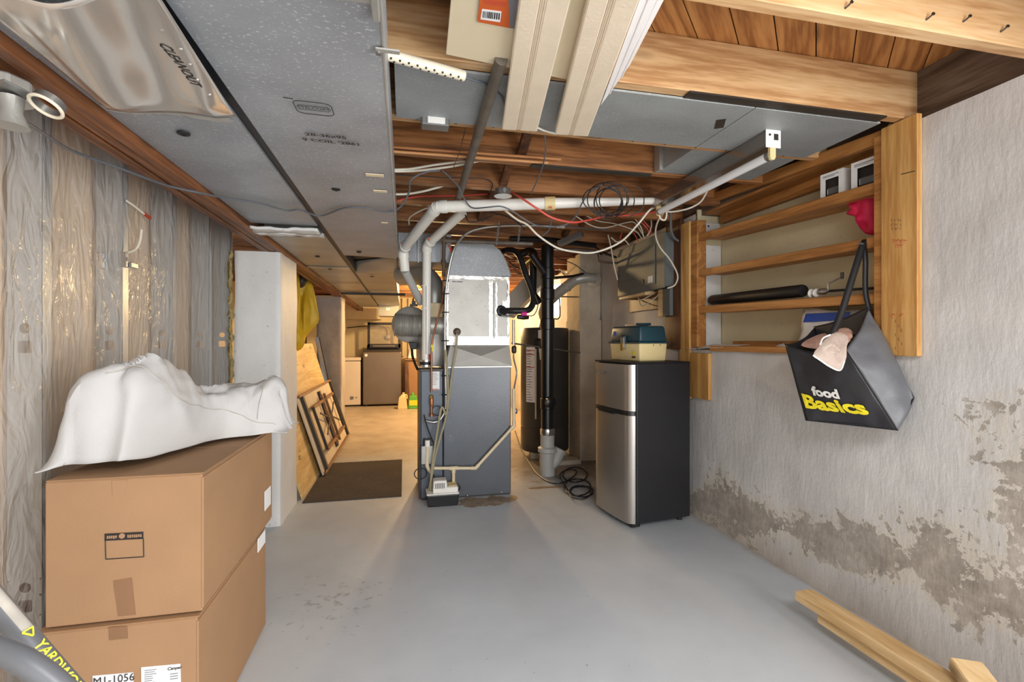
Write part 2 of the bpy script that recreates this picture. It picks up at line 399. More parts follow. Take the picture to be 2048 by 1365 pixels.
def make_floor_mat():
    m, nt, b = nt_of('painted_floor'); co, s = sepxyz(nt)
    base = lin(178, 184, 190)
    c = ramp(nt, [(0.3, lin(180, 186, 192)), (0.7, lin(198, 204, 210))], nz(nt, co, 1.3))
    sp = nz(nt, co, 60.0, 3.0)
    c = mixc(nt, ramp(nt, [(0.71, (0, 0, 0)), (0.73, (1, 1, 1))], sp), c, lin(110, 110, 112))
    # worn concrete in the back part; its tan also paints in warm lamplight
    worn = mth(nt, 'ADD', mth(nt, 'MULTIPLY', mth(nt, 'SUBTRACT', s[1], 4.6), 1.1), mth(nt, 'MULTIPLY', mth(nt, 'SUBTRACT', nz(nt, co, 2.5), 0.5), 2.2))
    c = mixc(nt, mth(nt, 'MULTIPLY', mth(nt, 'MINIMUM', mth(nt, 'MAXIMUM', worn, 0.0), 1.0), 0.85), c, ramp(nt, [(0.3, lin(168, 150, 122)), (0.7, lin(198, 184, 160))], nz(nt, co, 4.0)))
    # bare damp patch in front of the furnace, and dirt along the right wall
    n4 = mth(nt, 'MULTIPLY', mth(nt, 'SUBTRACT', nz(nt, co, 7.0), 0.5), 2.0)
    p = mth(nt, 'ADD', blob(nt, s[0], s[1], 0.60, 3.555, 0.30, 0.13), n4)
    p = mth(nt, 'MAXIMUM', p, mth(nt, 'ADD', blob(nt, s[0], s[1], 1.15, 3.78, 0.16, 0.035), n4))
    c = mixc(nt, ramp(nt, [(0.12, (0, 0, 0)), (0.2, (1, 1, 1))], p), c, ramp(nt, [(0.35, lin(112, 92, 72)), (0.65, lin(168, 146, 118))], nz(nt, co, 9.0)))
    e = mth(nt, 'ADD', mth(nt, 'MULTIPLY', mth(nt, 'SUBTRACT', s[0], 1.90), 14.0), n4)
    c = mixc(nt, mth(nt, 'MULTIPLY', mth(nt, 'MINIMUM', mth(nt, 'MAXIMUM', e, 0.0), 1.0), 0.7), c, lin(150, 126, 96))
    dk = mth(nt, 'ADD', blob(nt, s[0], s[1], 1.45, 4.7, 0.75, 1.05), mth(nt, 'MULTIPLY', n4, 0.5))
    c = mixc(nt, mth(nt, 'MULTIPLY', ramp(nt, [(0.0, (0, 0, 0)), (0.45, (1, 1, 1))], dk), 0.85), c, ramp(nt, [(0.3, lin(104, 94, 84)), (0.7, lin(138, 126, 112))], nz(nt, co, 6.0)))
    scf = nz(nt, co, 5.0, 5.0, 0.6, 1.0)
    d2 = mth(nt, 'ADD', blob(nt, s[0], s[1], -0.32, 2.35, 0.32, 0.45), mth(nt, 'MULTIPLY', mth(nt, 'SUBTRACT', nz(nt, co, 22.0, 4.0), 0.62), 6.0))
    c = mixc(nt, mth(nt, 'MULTIPLY', ramp(nt, [(0.3, (0, 0, 0)), (0.9, (1, 1, 1))], d2), 0.5), c, lin(120, 120, 118))
    nt.links.new(c, b.inputs['Base Color'])
    nt.links.new(ramp(nt, [(0.3, (0.34,) * 3), (0.7, (0.52,) * 3)], scf), b.inputs['Roughness'])
    bump(nt, b, nz(nt, co, 9.0, 6.0), 0.12, 0.01)
    return m
def make_wall_mat():
    m, nt, b = nt_of('peeling_painted_wall'); co, s = sepxyz(nt)
    Y, Z = s[1], s[2]
    paint = ramp(nt, [(0.3, lin(192, 190, 188)), (0.7, lin(214, 212, 209))], nz(nt, co, 2.2))
    conc = ramp(nt, [(0.3, lin(142, 134, 124)), (0.5, lin(166, 158, 148)), (0.72, lin(194, 186, 176))], nz(nt, co, 11.0, 8.0, 0.7))
    nn = mth(nt, 'MULTIPLY', mth(nt, 'SUBTRACT', nz(nt, co, 5.5, 9.0, 0.72, 0.5), 0.5), 3.9)
    # rising-damp band that climbs towards the camera, plus the large bare patch near the frame edge
    mid = mth(nt, 'ADD', 0.14, mth(nt, 'MULTIPLY', mth(nt, 'SUBTRACT', 2.7, Y), 0.15))
    band = mth(nt, 'SUBTRACT', 1.0, mth(nt, 'DIVIDE', mth(nt, 'ABSOLUTE', mth(nt, 'SUBTRACT', Z, mid)), 0.13))
    band = mth(nt, 'SUBTRACT', band, mth(nt, 'MAXIMUM', mth(nt, 'MULTIPLY', mth(nt, 'SUBTRACT', Y, 3.0), 2.0), 0.0))
    a = mth(nt, 'MAXIMUM', band, blob(nt, Y, Z, 1.02, 0.74, 0.27, 0.42))
    a = mth(nt, 'MAXIMUM', a, blob(nt, Y, Z, 2.62, 0.14, 0.36, 0.26))
    a = mth(nt, 'MAXIMUM', a, blob(nt, Y, Z, 1.36, 0.36, 0.32, 0.20))
    nn2 = mth(nt, 'MULTIPLY', mth(nt, 'SUBTRACT', nz(nt, co, 21.0, 6.0, 0.65), 0.5), 2.4)
    mask = ramp(nt, [(0.40, (0, 0, 0)), (0.46, (1, 1, 1))], mth(nt, 'ADD', mth(nt, 'ADD', a, nn), nn2))
    # yellowish stain around the bare patches
    halo = ramp(nt, [(0.0, (0, 0, 0)), (0.3, (1, 1, 1))], mth(nt, 'ADD', a, mth(nt, 'MULTIPLY', nn, 0.6)))
    c = mixc(nt, mth(nt, 'MULTIPLY', halo, 0.5), paint, lin(208, 198, 178))
    low = ramp(nt, [(0.0, (1, 1, 1)), (0.16, (0, 0, 0))], Z)
    c = mixc(nt, mth(nt, 'MULTIPLY', low, 0.45), c, lin(170, 150, 126))
    c = mixc(nt, mask, c, conc)
    nt.links.new(c, b.inputs['Base Color']); b.inputs['Roughness'].default_value = 0.72
    st = N(nt, 'ShaderNodeTexNoise', Scale=9.0, Detail=7.0, Roughness=0.6); nt.links.new(coords(nt, (1, 2.6, 0.8)), st.inputs['Vector'])
    h = mth(nt, 'SUBTRACT', mth(nt, 'ADD', st.outputs[0], mth(nt, 'MULTIPLY', nz(nt, co, 45.0, 4.0), 0.25)), mth(nt, 'MULTIPLY', mask, 0.35))
    bump(nt, b, h, 0.45, 0.010)
    return m
m_floor, m_wallr = make_floor_mat(), make_wall_mat()

# ------------------------------------------------------------------ the setting
struct(MB().grid(lambda u, v: Vector((-2.5 + 5 * u, -3.2 + 13.2 * v, 0)), 4, 8).build('floor', m_floor), 'grey painted concrete basement floor, worn and tinted with painted lamplight at the back')
WR = 1.95
def relief(Y, Z, amp=0.006):
    return amp * (noise.noise(Vector((Y * 3.1, Z * 3.1, 1.7))) + 0.5 * noise.noise(Vector((Y * 9, Z * 9, 4.2))))
mb = MB()
def wallpatch(y0, y1, z0, z1, step=0.03):
    nu = max(2, int((y1 - y0) / step)); nv = max(2, int((z1 - z0) / step))
    mb.grid(lambda u, v: Vector((WR + relief(y0 + (y1 - y0) * u, z0 + (z1 - z0) * v) + (-0.012 if False else 0), y0 + (y1 - y0) * u, z0 + (z1 - z0) * v)), nu, nv, True)
NB, NT_, NY0, NY1 = 1.14, 2.07, 1.60, 2.93
wallpatch(0.2, NY0, 0, 2.06); wallpatch(NY0, NY1, 0, NB); wallpatch(NY1, 4.6, 0, 2.07, 0.05)
mb.box(WR + .012, 2.3, -3.2, -1.15, 0, 2.05); mb.box(WR + .012, 2.3, -.05, NY0, 0, 2.05); mb.box(WR + .012, 2.3, -1.15, -.05, 2.0, 2.05); mb.box(WR + .012, 2.3, NY0, NY1, 0, NB - .004); mb.box(WR + .012, 2.3, NY1, 5.85, 0, 2.06)  # unseen doorway gap near the camera is added for the light from the right
mb.box(WR, WR + .014, -3.2, -1.15, 0, 2.05); mb.box(WR, WR + .014, -.05, 0.2, 0, 2.05); mb.box(WR, WR + .014, -1.15, -.05, 2.0, 2.05); mb.box(WR, WR + .014, 4.6, 5.85, 0, 2.06)
mb.box(WR, 2.3, 5.85, 6.85, 0, 1.48); mb.box(WR, 2.3, 6.85, 10.1, 0, 2.06); mb.box(WR, 2.3, 5.85, 6.85, 2.0, 2.06)
struct(mb.build('wall_right', m_wallr, smooth=True, fix=False), 'off-white painted concrete wall with peeling damp patches')
nb = MB().box(2.14, 2.32, NY0 - .05, NY1 + .05, NB, 2.1)
nb.box(WR + .01, 2.2, NY1 - .002, NY1 + .01, NB, 2.1); nb.box(WR + .01, 2.2, NY0 - .01, NY0 + .002, NB, 2.1); nb.box(WR + .02, 2.2, NY0, NY1, NB - .02, NB)
struct(nb.build('wall_niche', m_niche), 'cream painted recess in the right wall behind the shelf rails')
struct(box('trim_1', m_sill, None, 1.99, 2.3, -3.2, 10, 2.06, 2.28), 'dark wooden sill above the right wall')
struct(MB().box(-2.6, 2.3, 10.0, 10.2, 0, 2.3).build('wall_far', m_farwall), 'cream painted far wall of the laundry end')
struct(MB().box(-2.7, -2.5, 3.4, 10.1, 0, 2.3).build('wall_far_left', m_farwall), 'cream wall at the far left beyond the columns')
rw = MB().box(-1.3, -0.9, -3.3, -3.1, 0, 2.3).box(1.7, 2.3, -3.3, -3.1, 0, 2.3).box(-0.9, 1.7, -3.3, -3.1, 2.0, 2.3).box(-0.9, 1.7, -3.3, -3.1, 0, .3)  # wide unseen opening, added to go with the rear light
struct(rw.build('wall_rear', m_white_paint), 'white wall behind the viewpoint with an assumed wide opening added for light')
# window on the right wall, far back
win = root('window_1', 'small bright basement window high on the far right wall', (2.0, 6.35, 1.48))
fw = MB()
for (y0, y1, z0, z1) in ((5.85, 5.9, 1.48, 2.0), (6.8, 6.85, 1.48, 2.0), (5.85, 6.85, 1.48, 1.53), (5.85, 6.85, 1.96, 2.0), (6.33, 6.37, 1.5, 1.98)): fw.box(2.0, 2.05, y0, y1, z0, z1)
fw.build('window_frame', m_white, win)
m_day, nt, b = nt_of('daylit_frosted_pane'); b.inputs['Emission Color'].default_value = (0.92, 0.97, 1, 1); b.inputs['Emission Strength'].default_value = 6.0
for y0, y1 in ((5.9, 6.33), (6.37, 6.8)): box('pane', m_day, win, 2.02, 2.026, y0, y1, 1.53, 1.96)

# left stud wall
LW = -1.08
wl = root('wall_left', 'steel stud partition under clear plastic sheeting', (LW, 0, 0))
box('board_back', m_tan, wl, -1.215, -1.195, -3.2, 3.45, 0, 2.08)
def stud_mesh(y):
    mb = MB(); W0, W1 = LW - 0.088, LW
    zc = 0
    def cellz(z0, z1): mb.add([(W0, y, z0), (W1, y, z0), (W1, y, z1), (W0, y, z1)], [(0, 1, 2, 3)])
    def hole(z0, z1, poly, n):
        xm = (W0 + W1) / 2; zm = (z0 + z1) / 2; out = []
        hw = (W1 - W0) / 2; hh = (z1 - z0) / 2
        for k in range(n):
            a = 2 * math.pi * (k + .5) / n; c_, s_ = math.cos(a), math.sin(a); q = 1 / max(abs(c_), abs(s_))
            out.append((xm + c_ * q * hw, y, zm + s_ * q * hh))
        ins = []
        for k in range(n):
            a = 2 * math.pi * (k + .5) / n; c_, s_ = math.cos(a), math.sin(a)
            q = poly if poly > 0 else -poly / max(abs(c_), abs(s_))
            ins.append((xm + c_ * q, y, zm + s_ * q))
        mb.add(out + ins, [(k, (k + 1) % n, n + (k + 1) % n, n + k) for k in range(n)])
        # fill corners of the rectangular cell
        cs = [(W0, y, z0), (W1, y, z0), (W1, y, z1), (W0, y, z1)]
    for za in (0.36, 1.15):
        if zc < za: cellz(zc, za)
        hole(za, za + 0.064, -0.0185, 24); hole(za + 0.064, za + 0.114, 0.0155, 24); zc = za + 0.114
    cellz(zc, 2.06)
    mb.add([(W1, y, 0), (W1, y + .042, 0), (W1, y + .042, 2.06), (W1, y, 2.06)], [(0, 1, 2, 3)])
    mb.add([(W1, y + .042, 0), (W1 - .008, y + .042, 0), (W1 - .008, y + .042, 2.06), (W1, y + .042, 2.06)], [(0, 1, 2, 3)])
    mb.add([(W0, y, 0), (W0, y + .042, 0), (W0, y + .042, 2.06), (W0, y, 2.06)], [(0, 1, 2, 3)])
    return mb
SY = (1.75, 2.18, 2.60, 3.04, 3.37)
s0 = stud_mesh(0).build('metal_stud', m_stud, wl)
sol = s0.modifiers.new('gauge', 'SOLIDIFY'); sol.thickness = 0.0012
s0.location = (0, SY[0], 0)
for y in SY[1:] + (1.32, 0.9, 0.48, 0.06): copy_part(s0, wl, (0, y, 0))
box('bottom_track', m_stud, wl, LW - .09, LW + .002, -3, 3.43, 0, .03)
def filmpt(u, v):
    Y = -1.2 + 4.63 * u; Z = 0.02 + 2.0 * v
    n = noise.noise(Vector((Y * 2.2, Z * 1.1, 3.3))) * 0.012 + noise.noise(Vector((Y * 6, Z * 2.4 + Y * 3, 9.1))) * 0.005
    # pulled in at every stud, bellied between them
    d = min(abs(Y - 0.02 - s) for s in SY + (1.32, .9, .48, .06)); k = min(1, d / .12)
    return Vector((LW + 0.004 - 0.018 * k * (0.6 + 0.4 * noise.noise(Vector((Y * 1.3, Z * 2, 0)))) + n * k * 0.8, Y, Z))
MB().grid(filmpt, 220, 60).build('plastic_sheeting', m_poly, wl, smooth=True)
# clips and cable ends on the second stud
cb = at(203, 522, X=LW - .05)
for (px, py) in ((203, 522), (249, 520)):
    p = at(px, py, Y=SY[1] - .004)
    MB().box(p.x - .012, p.x + .012, p.y - .012, p.y, p.z - .03, p.z + .03).box(p.x - .004, p.x + .02, p.y - .016, p.y - .012, p.z - .006, p.z + .008).build('cable_clip', m_chrome, wl, bevel=.002)
p = at(262, 530, X=LW + .006); MB().box(p.x, p.x + .012, p.y - .02, p.y + .03, p.z - .012, p.z + .008).build('bracket', m_stud, wl, bevel=.002)
MB().tube(spline([at(253, 402, X=LW + .012), at(268, 412, X=LW + .018), at(288, 428, X=LW + .022)]), .0045, 8).build('cable_end', m_cable_w, wl, smooth=True)
MB().tube([at(288, 427, X=LW + .022), at(300, 437, X=LW + .024)], .007, 8).build('cable_cap', m_inkred, wl, smooth=True)
MB().tube(spline([at(255, 506, X=LW + .01), at(272, 498, X=LW + .02), at(280, 480, X=LW + .026), at(283, 460, X=LW + .028)]), .0045, 8).build('cable_end', m_cable_w, wl, smooth=True)
# foam strip between the last stud and the column
fs = MB(); random.seed(3)
fs.grid(lambda u, v: Vector((LW + .012 + .014 * u + .008 * noise.noise(Vector((v * 30, u * 4, 0))), 3.335 + .02 * noise.noise(Vector((v * 22, u * 3, 5))), .72 + 1.05 * v)), 4, 60)
foam = fs.build('foam_strip', m_insul, wl, smooth=True); foam.modifiers.new('body', 'SOLIDIFY').thickness = 0.012

# ceiling: diagonal subfloor boards on joists
ceil = root('ceiling', 'open joists under diagonal subfloor boards', (0, 0, 2.08))
JT, JB, JTOP = 0.045, 2.08, 2.27
JY = [-2.95, -2.53, -2.11, -1.69, -1.27, -.85, -.43, -.01, .27, .65, 1.07, 1.51, 1.93, 2.30, 2.73] + [3.15 + .42 * k for k in range(17)]
for i, y in enumerate(JY):
    j = MB().box(-2.55, 2.0, y, y + JT, JB + .001, JTOP)
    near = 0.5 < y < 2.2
    ob = j.build('joist', m_joist if near else m_joist_dark, None, bevel=.003)
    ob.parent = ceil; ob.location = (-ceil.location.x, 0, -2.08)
    # offset the grain of each joist
    for v in ob.data.vertices: v.co.x += i * 3.7; v.co.z += i * 0.9
    ob.location = (-i * 3.7, 0, -2.08 - i * 0.9)
def clip(poly, n, d):
    out = []
    for i in range(len(poly)):
        a, b = poly[i], poly[(i + 1) % len(poly)]
        da, db = a[0] * n[0] + a[1] * n[1] - d, b[0] * n[0] + b[1] * n[1] - d
        if da <= 0: out.append(a)
        if (da < 0 < db) or (db < 0 < da):
            t = da / (da - db); out.append((a[0] + (b[0] - a[0]) * t, a[1] + (b[1] - a[1]) * t))
    return out
sq = math.sqrt(.5); BWID = .118
k0 = int((-3.2 - 2.0) * sq / BWID) - 1; k1 = int((10 + 2.5) * sq / BWID) + 1
bi = 0
for k in range(k0, k1):
    # board direction (1,1); s runs across the boards along (-1,1)
    s0_, s1_ = k * BWID + .002, (k + 1) * BWID - .002
    P = lambda s, t: (-s * sq + t * sq, s * sq + t * sq)
    poly = [P(s0_, -20), P(s0_, 20), P(s1_, 20), P(s1_, -20)]
    for n_, d_ in (((1, 0), 2.05), ((-1, 0), 2.55), ((0, 1), 10.0), ((0, -1), 3.2)): poly = clip(poly, n_, d_)
    if len(poly) < 3: continue
    bx = MB().prism([(x, y, JTOP + .001) for x, y in poly], (0, 0, .02))
    # board texture runs along the board: rotate data by -45 degrees and the object back
    R = Matrix.Rotation(-math.pi / 4, 4, 'Z'); off = Vector((bi * 1.9, bi * .77, 0))
    bx.v = [R @ p + off for p in bx.v]
    o = bx.build('floor_board', m_sub, None); o.parent = ceil; o.rotation_euler = (0, 0, math.pi / 4)
    o.location = Vector((0, 0, -2.08)) - (Matrix.Rotation(math.pi / 4, 4, 'Z') @ off); bi += 1
box('floor_underlay', m_brown, ceil, -2.6, 2.1, -3.2, 10.1, JTOP + .025, JTOP + .06)
# cross bridging struts
def strut(y0, y1, X, up):
    a, b = (JTOP - .03, JB + .03) if up else (JB + .03, JTOP - .03)
    MB().bar((X, y0 + JT, a), (X, y1, b), .045, .03).build('bridging_strut', m_brown, ceil, bevel=.002)
for (a, b) in ((1.93, 2.30), (2.30, 2.73), (2.73, 3.15), (3.15, 3.57)):
    strut(a, b, .50, False); strut(a, b, .56, True)
for (a, b) in ((3.15, 3.57), (3.57, 3.99), (2.73, 3.15)): strut(a, b, 1.3, False); strut(a, b, 1.36, True)

# ------------------------------------------------------------------ beam and columns
beam = thing('support_beam', 'long brown three-ply timber beam above the stud partition', 'beam', (-.82, 3.4, 1.77))
for k, (x0, x1) in enumerate(((-.885, -.848), (-.844, -.807), (-.803, -.766))):
    box('plank', m_beam, beam, x0, x1, -3.1, 9.98, 1.775 + .004 * (k % 2), 2.078, bevel=.003)
def column(name, label, x0, x1, y0, y1, ztop, m, seed):
    def pt(u, v):
        per = [(x0, y0), (x1, y0), (x1, y1), (x0, y1)]
        s = u * 4; i = int(s) % 4; t = s - int(s)
        a, b = per[i], per[(i + 1) % 4]
        cx, cy = (x0 + x1) / 2, (y0 + y1) / 2
        x, y = a[0] + (b[0] - a[0]) * t, a[1] + (b[1] - a[1]) * t
        z = ztop * v
        # rounded arrises and hand-trowelled unevenness
        e = min(t, 1 - t) * (abs(b[0] - a[0]) + abs(b[1] - a[1])); r = max(0, 1 - e / .025) ** 2 * .010
        dx, dy = x - cx, y - cy; L = math.hypot(dx, dy)
        n = noise.noise(Vector((x * 5 + seed, y * 5, z * 3))) * .010 + noise.noise(Vector((x * 16, y * 16 + seed, z * 12))) * .003
        fl = .025 * max(0, (v - .96) / .04) ** 2 + .012 * max(0, (.03 - v) / .03)
        s_ = 1 + (n - r - .004) / L
        x_, y_ = cx + dx * s_, cy + dy * s_
        return Vector((x_ + (dx / L) * fl * .0, y_, z))
    mb = MB(); mb.grid(pt, 64, 60)
    cap = [pt(i / 64, 1) for i in range(64)]; mb.add(cap, [tuple(range(64))])
    return tag(mb.build(name, m, smooth=True), label, 'column')
column('concrete_column', 'thick white painted concrete column at the end of the stud partition', -1.06, -.775, 3.36, 3.86, 1.775, m_white_paint, 0)
column('concrete_column', 'grey rough concrete column beyond the leaning folding table', -1.10, -.785, 6.57, 6.95, 1.775, m_col2, 7)
chm = MB().grid(lambda u, v: Vector((1.72 + .22 * u + .008 * noise.noise(Vector((u * 4, v * 14, 2))), 4.55 + .012 * noise.noise(Vector((u * 5, v * 13, 8))), 2.08 * v)), 10, 70)
chm.box(1.725, 1.943, 4.565, 4.95, 0, 2.08).box(1.715, 1.943, 4.535, 4.95, 0, 1.41)
tag(chm.build('chimney_breast', m_chim, smooth=True), 'stained concrete chimney breast with ledge beside the water heater', 'chimney')

# nails on the near joist, dark strips along the underside of two joists
for (px, py, ang) in ((1926, 44, .4), (2001, 64, .3), (1852, 40, -.2), (1690, 17, .5)):
    p = at(px, py, Y=1.069)
    MB().tube([p, p + Vector((.004, -.006, .004)), p + Vector((.012 * math.cos(ang), -.01, .012))], .0022, 6).lathe([(.005, 0), (.005, .002)], p + Vector((.012 * math.cos(ang), -.01, .012)), (.6, -.3, .7), 8).build('bent_nail', m_dark, ceil)
MB().box(.98, 1.84, 1.509, 1.556, 2.074, 2.0805).build('dark_strip', m_dark, ceil); MB().box(.62, 1.27, 2.299, 2.346, 2.074, 2.0805).build('dark_strip', m_dark, ceil)
# ------------------------------------------------------------------ trunk ducts
DZ = 1.80
def duct_shell(x0, x1, y0, y1, z0=DZ, z1=2.072, sag=0.0, crease=True):
    """rectangular sheet-metal duct length with shallow cross-broken bottom"""
    mb = MB().box(x0, x1, y0, y1, z0 + .003, z1)
    if crease:
        c = Vector(((x0 + x1) / 2, (y0 + y1) / 2, z0 - .004))
        q = [Vector((x0, y0, z0 + .002)), Vector((x1, y0, z0 + .002)), Vector((x1, y1, z0 + .002)), Vector((x0, y1, z0 + .002))]
        mb.add(q + [c], [(1, 0, 4), (2, 1, 4), (3, 2, 4), (0, 3, 4)])
    return mb
sup = thing('supply_duct', 'long speckled galvanised duct with stamped lettering, right of the black gap', 'duct', (-.23, 2.2, DZ))
SX0, SX1 = -.41, -.045
for (y0, y1) in ((-2.9, .86), (.868, 3.55)):
    duct_shell(SX0, SX1, y0, y1).build('duct_section', m_galv, sup, fix=False)
for (y0, y1) in ((4.46, 6.1), (6.2, 7.4), (7.42, 8.6)):
    duct_shell(SX0 - .01, SX1 - .03, y0, y1, DZ + .01).build('duct_section', m_galvf, sup, fix=False)
box('drive_cleat', m_galvf, sup, SX0 + .004, SX1 - .004, .85, .88, DZ - .008, DZ + .002, bevel=.002)
MB().box(SX1, SX1 + .007, -2.9, 3.55, DZ + .0, DZ + .012).box(SX1 - .012, SX1 + .002, .80, .92, DZ - .012, DZ + .05).build('standing_seam', m_galvf, sup, bevel=.002)
# flared throat between the two trunk lengths: two curved aprons with a dark gap
def apron(ya, sgn):
    def f(u, v):
        return Vector((SX0 - .005 + (SX1 - SX0) * u, ya + sgn * v * (.10 + .33 * u), DZ + .004 + .09 * v * v))
    return MB().grid(f, 14, 8)
for ya, sg_ in ((3.55, 1), (4.46, -1)):
    a = apron(ya, sg_).build('flared_apron', m_galvf, sup, smooth=True); a.modifiers.new('gauge', 'SOLIDIFY').thickness = .004
box('throat', m_gap, sup, SX0, SX1 - .01, 3.56, 4.45, DZ + .10, 2.07)  # black box standing for the shade inside the open throat
end = MB().box(-.43, -.09, 8.55, 8.95, 1.63, 1.86); end.build('drop_box', m_galvf, sup, bevel=.004)
MB().box(-.30, -.24, 8.545, 8.55, 1.73, 1.77).build('paper_label', m_paper, sup)
for (px, py) in ((672, 378), (718, 504), (744, 553)):
    p = at(px, py, Z=DZ - .002); MB().lathe([(.017, 0), (.017, .004), (.008, .007), (.004, .004)], p, (0, 0, -1), 16).build('plug_button', m_black, sup, smooth=True)
for (px, py, w_) in ((752, 351, .06), (762, 383, .05), (770, 446, .03)):
    p = at(px, py, Z=DZ - .004); MB().box(p.x - w_ * .6, p.x + w_ * .45, p.y - .012, p.y + .014, p.z - .001, p.z + .002).build('tape_scrap', m_vinyl2, sup, bevel=.001)
# stamped mark: octagonal outline with a word, coil numbers below
ST = at(628, 213, Z=DZ); xd = Vector((1, .03, 0)).normalized(); yd = Vector((-.03, 1, 0)) * -1   # reads from below, facing the camera
yd = Vector((-0.03, -1, 0)).normalized()
def stamp(u, v): return ST + xd * u + yd * v + Vector((0, 0, -.0055))
ring = [stamp(.045 * math.copysign(min(1, abs(1.25 * math.cos(a))), math.cos(a)), .034 * math.copysign(min(1, abs(1.25 * math.sin(a))), math.sin(a))) for a in [2 * math.pi * k / 24 for k in range(24)]]
MB().tube(ring, .0011, 4, closed=True).build('stamp_outline', m_ink, sup)
text('stamped_print', 'STELCOAT', .0185, stamp(0, 0), xd, yd, m_ink, sup, bold=.0002, sx=.86, off=.0)
inner = [stamp(x, y) for x, y in ((-.040, -.011), (.034, -.011), (.040, 0), (.034, .012), (-.034, .012), (-.040, .004))]
MB().tube(inner, .0007, 4, closed=True).build('stamp_outline', m_ink, sup)
MB().tube([stamp(-.062, .042), stamp(-.04, .040)], .0012, 4).build('stamp_dash', m_ink, sup)
S2 = at(652, 272, Z=DZ - .0055); text('stamped_print', '28-36x95', .026, S2, xd, yd, m_ink, sup, bold=.0006, sx=1.15)
S3 = at(664, 284, Z=DZ - .0055); text('stamped_print', "9 COIL '2861", .026, S3, xd, yd, m_ink, sup, bold=.0006, sx=1.15)
p = at(770, 101, Z=DZ - .004)
MB().bar(p + Vector((-.02, 0, 0)), p + Vector((.03, .0, .0)), .016, .004).build('hanger_tab', m_galvf, sup, bevel=.002)
MB().lathe([(.006, 0), (.006, .006)], at(757, 103, Z=DZ - .004), (0, 0, -1), 10).build('screw', m_steel, sup)

ret = thing('return_duct', 'wide galvanised duct with a tin cleanout cover, left of the black gap', 'duct', (-.6, 2.2, DZ))
RX0, RX1 = -.762, -.442
for i, (y0, y1) in enumerate(((-2.9, 1.22), (1.224, 2.68), (2.92, 4.1), (4.16, 5.2), (5.22, 7.3), (7.32, 8.9))):
    duct_shell(RX0, RX1, y0, y1, DZ + .001 * i).build('duct_section', m_galv if i < 2 else m_galvf, ret, fix=False)
for (y0, y1) in ((2.68, 2.78), (2.785, 2.85), (2.855, 2.915)):
    MB().grid(lambda u, v: Vector((RX0 - .012 + (RX1 - RX0 + .012) * u, y0 + (y1 - y0) * v, DZ - .012 + .008 * noise.noise(Vector((u * 7, y0 * 30 + v, 1))))), 16, 3).build('painted_batten', m_white_paint, ret, smooth=True).modifiers.new('body', 'SOLIDIFY').thickness = .012
for (y0, y1, m_) in ((4.1, 4.16, m_foil), (2.915, 2.94, m_gap), (5.2, 5.22, m_gap)):
    MB().grid(lambda u, v: Vector((RX0 + (RX1 - RX0) * u, y0 + (y1 - y0) * v, DZ - .006 + .004 * noise.noise(Vector((u * 20, v * 3, 2))))), 20, 2).build('joint_band', m_, ret, smooth=True)
for (px, py) in ((367, 266), (635, 513), (660, 538)):
    p = at(px, py, Z=DZ - .004); MB().lathe([(.017, 0), (.017, .004), (.008, .007), (.004, .004)], p, (0, 0, -1), 16).build('plug_button', m_black, ret, smooth=True)
# wavy tin cleanout cover
q = [at(-90, -30, Z=DZ - .02), at(305, -30, Z=DZ - .02), at(470, 232, Z=DZ - .012), at(215, 218, Z=DZ - .02)]
def tin(u, v):
    a = q[0].lerp(q[1], u); b = q[3].lerp(q[2], u); p = a.lerp(b, v)
    edge = min(1, 6 * min(u, 1 - u)) * min(1, 5 * (1 - v) + .2)
    p.z += -.012 * edge + (.030 * math.sin(u * 7.5 + v * 3.0 + 1.0) + .010 * noise.noise(Vector((u * 3, v * 3, 1)))) * edge * .55
    return p
cv = MB().grid(tin, 40, 30).build('cleanout_cover', m_shiny, ret, smooth=True); cv.modifiers.new('gauge', 'SOLIDIFY').thickness = .0015
TS = [tin(i / 70, j / 50) for i in range(71) for j in range(51)]
def tinz(p): return min(TS, key=lambda q_: (q_.x - p.x) ** 2 + (q_.y - p.y) ** 2).z - .0012
for k, (px, py) in enumerate(((326, 62), (362, 98), (380, 128), (395, 157), (420, 186))):
    r0 = at(px, py, Z=DZ - .02); r0.z = tinz(r0); MB().lathe([(.005, -.002), (.005, .001), (.002, .003)], r0, (0, 0, -1), 10).build('rivet', m_chrome, cv, smooth=True)
a_, b_ = at(331, 97, Z=DZ - .022), at(388, 163, Z=DZ - .022); dx = (b_ - a_).normalized(); dy = Vector((dx.y, -dx.x, 0))
if dy.y > 0: dy = -dy
def ontin(x, y):
    q_ = (a_ + b_) / 2 + dx * x + dy * y; q_.z = tinz(q_) - .0015; return q_
text('handwriting', 'CLEANOUT', .030, (0, 0, 0), (1, 0, 0), (0, 1, 0), m_ink, cv, bold=.0004, shear=.15, fn=lambda x, y: ontin(x * .92, y))
MB().grid(lambda u, v: Vector((RX0 + .02 + (RX1 - RX0 - .03) * u, 1.40 + .025 * v + .01 * math.sin(u * 9), DZ - .010 + .004 * noise.noise(Vector((u * 20, v * 3, 2))))), 24, 2).build('foil_strip', m_foil, cv, smooth=True)
gp = MB().box(RX1 + .001, SX0 - .001, -2.9, 8.5, DZ + .012, 2.06)
tag(gp.build('duct_gap_shade', m_gap), 'black strip standing for the shade in the gap between the two trunk ducts', 'strip')  # black strip put where the open gap is only dark
tag(box('angle_bar', m_dark, None, RX0 + .02, .02, 6.12, 6.17, DZ - .035, DZ - .006, bevel=.003), 'dark bar crossing under the far end of the trunk ducts', 'bar')

